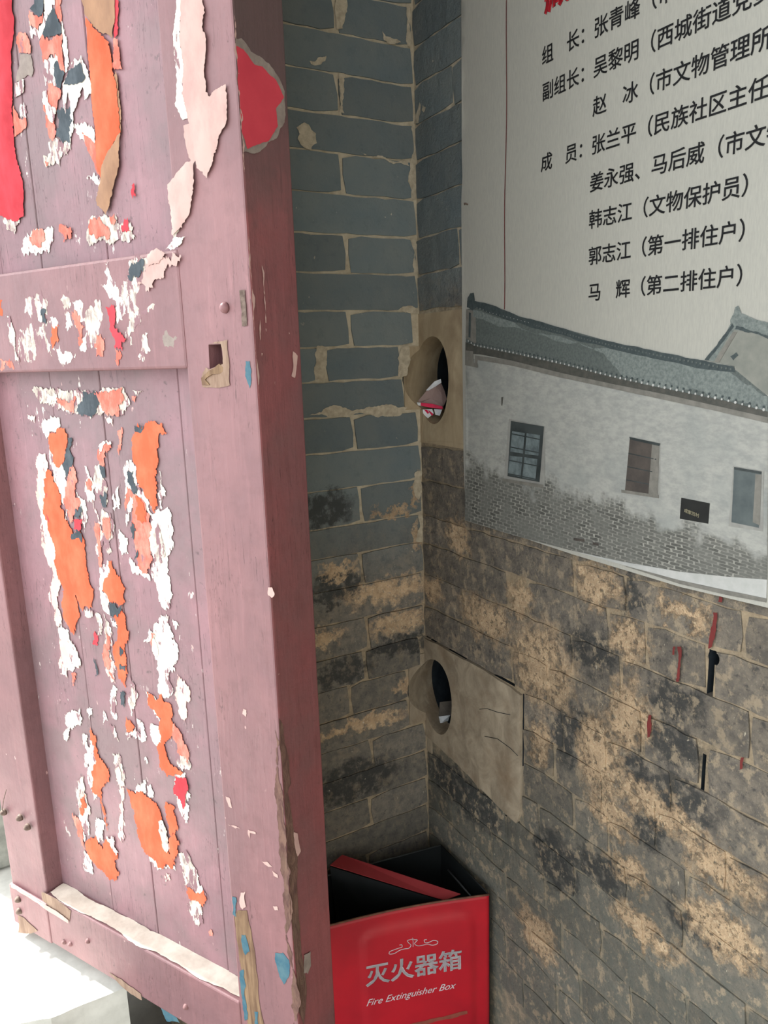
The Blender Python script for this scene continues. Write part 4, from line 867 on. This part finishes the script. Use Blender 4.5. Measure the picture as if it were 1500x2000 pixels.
# ------------------------------------------------------------------ gate stone and jamb behind the leaf
st = empty('gate_stone', (-1.1, .25, 0))
tag(st, 'pale worn stone block under the hinge end of the door', 'stone block')
bmv = [(-1.75, -.09), (-1.02, -.086), (-.93, -.076), (-.873, -.096), (-.80, -.094), (-.742, -.095), (-.738, .10), (-.74, .62), (-1.75, .62)]
stp = jag(bmv, .015, .03)
prism('top_slab', stp, lambda a, b, h: (a+1.1, b-.25, h), .40, .31, M['stone'], st, .06, .003)
prism('base_block', [(-1.74, -.07), (-.755, -.082), (-.75, .61), (-1.74, .61)], lambda a, b, h: (a+1.1, b-.25, h), .312, .0, M['stoneside'], st, .06, .0)
jm = tag(box('trim_1', (-.975, .40, .62), (-.62, .62, 3.0), M['paint'], None, .006), kind='structure')
tag(box('trim_2', (-.985, .40, .40), (-.62, .66, .622), M['stoneside'], None, .01), kind='structure')

# ------------------------------------------------------------------ fire extinguisher box
BX = empty('fire_extinguisher_box', (-.18, -.13, 0))
tag(BX, 'open-topped red metal fire extinguisher box with silver lettering in the corner', 'fire box')
bA, bB, bC, bD = Vector((-.019, -.267)), Vector((-.371, -.1615)), Vector((-.368, -.012)), Vector((-.013, -.072)); HB = .407
off = Vector((-.18, -.13))
def loc(p, z): return (p[0]-off[0], p[1]-off[1], z)
fd = (bB-bA).normalized(); fl = (bB-bA).length; fn = Vector((-fd.y, fd.x))
if fn.y > 0: fn = -fn
def front3(a, z, h):                              # a from the right edge, bowed sheet
    t = a/fl; bow = -.010*math.sin(math.pi*t)*max(0, (z-.1)/.31)
    p = bA+fd*a+fn*(h+bow); return loc(p, z)
# front sheet with a raised rounded field
nx, nz = 44, 44; V = []; Fc = []
def rr_sdf(a, z):
    cx, cz, hx, hz, r = .160, .185, .122, .185, .03
    qx, qz = abs(a-cx)-hx+r, abs(z-cz)-hz+r
    return math.hypot(max(qx, 0), max(qz, 0))+min(max(qx, qz), 0)-r
for i in range(nx+1):
    for j in range(nz+1):
        a = fl*i/nx; z = HB*j/nz; d = rr_sdf(a, z); t = max(0, min(1, (.004-d)/.008)); V.append(front3(a, z, .004*t*t*(3-2*t)))
for i in range(nx):
    for j in range(nz): Fc.append([i*(nz+1)+j, (i+1)*(nz+1)+j, (i+1)*(nz+1)+j+1, i*(nz+1)+j+1])
fr = mesh('front_panel', V, Fc, M['boxred'], BX, True)
sm = fr.modifiers.new('thickness', 'SOLIDIFY'); sm.thickness = .0018; sm.offset = 1
def sheet_wall(name, p, q, mat, z0=0.0, z1=HB, t=.0018):
    d = (q-p).normalized(); n = Vector((-d.y, d.x))*t/2; P = [p+n, q+n, q-n, p-n]
    V = [loc(a, z) for z in (z0, z1) for a in P]
    return mesh(name, V, [[0, 1, 2, 3][::-1], [4, 5, 6, 7], [0, 1, 5, 4], [1, 2, 6, 5], [2, 3, 7, 6], [3, 0, 4, 7]], mat, BX)
for nm, p, q in (('side_panel', bA, bD), ('back_panel', bD, bC), ('side_panel', bC, bB)): sheet_wall(nm, p, q, M['boxin'])
base = [loc(p, .004) for p in (bA, bB, bC, bD)]; mesh('bottom_panel', base, [[0, 1, 2, 3]], M['boxin'], BX)
rim = [front3(fl*i/16, HB+.0006, -.0009) for i in range(17)]
tube('rolled_rim', rim, .0022, simple('worn_rim', (120, 84, 66), (90, 60, 50), 60), BX, 6)
tube('rolled_rim', [loc(bA, HB), loc(bD, HB)], .0015, M['boxin'], BX, 6); tube('rolled_rim', [loc(bD, HB), loc(bC, HB)], .0018, simple('dull_grey_rim', (70, 74, 74), None, 60), BX, 6)
# the lid has dropped in aslant: red flange on top, dark sheet below
zl, zr = HB+.030, HB-.006
c0 = Vector(on_level(692, 1678, zl)); c1 = Vector(on_level(900, 1747, zr)); c2 = Vector(on_level(868, 1759, zr-.004)); c3 = Vector(on_level(668, 1697, zl-.002))
cl = Vector((c3-(c2-c3)*.12)); c0l = c0-(c1-c0)*.12
lid = mesh('lid_flange', [loc(c0l, zl+.004), loc(c1, zr), loc(c2, zr-.004), loc(cl, zl+.002)], [[0, 1, 2, 3]], M['boxfaded'], BX); sm = lid.modifiers.new('thickness', 'SOLIDIFY'); sm.thickness = .0016
lid2 = mesh('lid_panel', [loc(cl, zl), loc(c2, zr-.006), loc(c2+Vector((-.004, .004)), .12), loc(cl+Vector((.02, .004)), .12)], [[0, 1, 2, 3]], M['boxin'], BX); sm = lid2.modifiers.new('thickness', 'SOLIDIFY'); sm.thickness = .0016
# hinge rod inside the right side
h0 = bD+(bA-bD)*.25; h1 = bD+(bA-bD)*.72; tube('hinge_rod', [loc(h0+Vector((-.012, 0)), HB-.03), loc(h1+Vector((-.012, 0)), HB-.035)], .002, simple('dull_steel', (86, 90, 92), None, 50, .4), BX, 6)
# lettering on the front: pixel -> (a from the right edge, z)
def on_front(px, py):
    d = ray(px, py); n3 = np.array([fn.x, fn.y, 0]); P0 = np.array([bA.x, bA.y, 0]); t = n3.dot(P0+n3*.0-CAM)/n3.dot(d); P = CAM+t*d
    return (float(np.dot(P[:2]-np.array(bA), np.array(fd))), float(P[2]))
cf = crop(620, 1600, 3.571)
q0 = on_front(*cf([(335, 1165)])[0]); q1 = on_front(*cf([(1010, 1035)])[0]); ht = on_front(*cf([(345, 1060)])[0])
def FR(a_, z, h): return front3(a_, z, .0042+h)
wd = abs(q1[0]-q0[0])
slope = (q1[1]-q0[1])/wd
def FT(x, z, h): return FR(q0[0]-x, z+slope*x, h)
text_mesh('box_lettering', '灭火器箱', wd/4.0, FT, M['silver'], BX, 0, q0[1]+.004, .0012)
e0 = on_front(*cf([(335, 1300)])[0]); e1 = on_front(*cf([(1015, 1160)])[0]); we = abs(e1[0]-e0[0]); sl2 = (e1[1]-e0[1])/we
def FE(x, z, h): return FR(e0[0]-x, z+sl2*x, h)
text_mesh('box_lettering', 'Fire Extinguisher Box', we/9.6, FE, M['silver'], BX, 0, e0[1], -.0004, 1.0, .45)
def flourish(pts, r):
    P = [on_front(*p) for p in cf(pts)]
    # smooth through the traced points
    Q = []
    for i in range(len(P)-1):
        p0_, p1_, p2_, p3_ = P[max(i-1, 0)], P[i], P[i+1], P[min(i+2, len(P)-1)]
        for k in range(5):
            t = k/5; Q.append(tuple(.5*((2*p1_[c])+(-p0_[c]+p2_[c])*t+(2*p0_[c]-5*p1_[c]+4*p2_[c]-p3_[c])*t*t+(-p0_[c]+3*p1_[c]-3*p2_[c]+p3_[c])*t**3) for c in (0, 1)))
    Q.append(P[-1])
    tube('box_ornament', [FR(a, z, .0003) for a, z in Q], r, M['silver'], BX, 5)
flourish([(575, 885), (590, 882), (592, 898), (570, 905), (540, 915), (505, 930), (505, 945), (540, 940), (575, 920), (610, 910), (640, 905), (655, 885), (640, 870), (630, 855), (645, 848)], .0008)
flourish([(765, 845), (748, 848), (752, 865), (775, 865), (810, 850), (840, 855), (835, 872), (805, 882), (770, 876), (730, 885), (700, 888), (680, 875), (690, 860), (700, 850), (690, 845)], .0008)
flourish([(640, 850), (665, 845), (670, 870), (668, 895)], .0007); flourish([(700, 848), (672, 845), (666, 835)], .0007)
r0 = [on_front(*p) for p in cf([(640, 1420), (830, 1375), (1040, 1325), (1045, 1345), (840, 1395), (660, 1440)])]
sheet('rust_scrape', jag(r0, .06, .004), FR, simple('rust_scrape', (140, 74, 60), (120, 60, 50), 80), BX, .0002, .0002, .01)

# ------------------------------------------------------------------ litter pushed into the sockets
ax = Vector((math.cos(AX), math.sin(AX), 0)); nr = Vector((-math.sin(AX), math.cos(AX), 0)); up = Vector((0, 0, 1))
def socket_pt(px, py, depth):                     # pixel on the vertical plane across the socket at this depth
    P0 = ax*depth; n = np.array(ax); d = ray(px, py); t = n.dot(np.array(P0)-CAM)/n.dot(d); return Vector(CAM+t*d)
pk = empty('crumpled_packet', (0, 0, 0))
tag(pk, 'crumpled brown and pink-red card packet stuffed in the round wall hole', 'packet')
def cardpoly(name, pts, mat, dd_=None):
    V = [socket_pt(x, y, d) for x, y, d in pts]; n = len(V)
    c = sum(V, Vector())/n
    o = mesh(name, V+[c-ax*.002], [[i, (i+1) % n, n] for i in range(n)], mat, pk)
    m_ = o.modifiers.new('thickness', 'SOLIDIFY'); m_.thickness = .0007
    return o
z5 = lambda x, y: (760+x/8.33, 620+y/8.33)
def zz(x, y, d): a, b = z5(x, y); return (a, b, d)
cardpoly('card_face', [zz(450, 1385, 0.003), (zz(620, 1180, 0.012)), zz(760, 1120, 0.021), zz(800, 1250, 0.025), zz(880, 1400, 0.030), zz(860, 1450, 0.025), zz(520, 1390, 0.003)], M['packbrown'])
cardpoly('card_side', [zz(760, 1110, 0.021), zz(840, 1060, 0.034), zz(900, 1200, 0.043), zz(935, 1330, 0.043), zz(880, 1450, 0.032), zz(800, 1250, 0.027)], M['packbrown'])
cardpoly('card_fold', [zz(600, 1190, 0.009), zz(740, 1040, 0.021), zz(840, 1000, 0.030), zz(850, 1060, 0.030), zz(760, 1120, 0.019), zz(640, 1190, 0.010)], M['packwhite'])
cardpoly('card_edge', [zz(515, 1385, -0.002), zz(700, 1405, 0.007), zz(870, 1450, 0.021), zz(870, 1490, 0.021), zz(690, 1470, 0.007), zz(515, 1435, -0.002)], M['packred'])
cardpoly('card_tip', [zz(445, 1380, -0.004), zz(515, 1385, -0.002), zz(515, 1435, -0.002), zz(445, 1430, -0.004)], M['packwhite'])
cardpoly('card_scrap', [zz(545, 1500, -0.002), zz(700, 1490, 0.007), zz(725, 1560, 0.007), zz(620, 1650, -0.002), zz(560, 1600, -0.004)], M['packwhite'])
cardpoly('card_stripe', [zz(570, 1500, -0.006), zz(620, 1510, -0.002), zz(650, 1550, -0.000), zz(630, 1570, -0.002)], M['packred']); cardpoly('card_stripe', [zz(640, 1505, -0.000), zz(720, 1570, 0.003), zz(700, 1600, 0.003), zz(655, 1540, 0.001)], M['packred'])
cardpoly('card_scrap', [zz(730, 1490, 0.007), zz(860, 1500, 0.021), zz(820, 1600, 0.016), zz(750, 1580, 0.009)], M['packwhite'])
pp = empty('paper_wad', (0, 0, 0)); tag(pp, 'small white paper wad inside the hole of the lower grey block', 'paper')
z6 = lambda x, y: (780+x/4.76, 1220+y/4.76)
def zq(x, y, d): a, b = z6(x, y); return (a, b, d)
def wad(name, pts, mat):
    V = [socket_pt(x, y, d) for x, y, d in pts]; n = len(V); c = sum(V, Vector())/n
    o = mesh(name, V+[c-ax*.004], [[i, (i+1) % n, n] for i in range(n)], mat, pp); m_ = o.modifiers.new('thickness', 'SOLIDIFY'); m_.thickness = .001
wad('white_sheet', [zq(365, 855, 0.020), zq(470, 840, 0.040), zq(450, 895, 0.040), zq(400, 945, 0.020), zq(380, 915, 0.015)], M['packwhite'])
wad('brown_sheet', [zq(375, 720, 0.030), zq(495, 705, 0.060), zq(495, 840, 0.050), zq(368, 855, 0.022)], simple('dusty_dark_card', (96, 90, 82), (80, 74, 68), 40))

print('objects', len(bpy.data.objects))
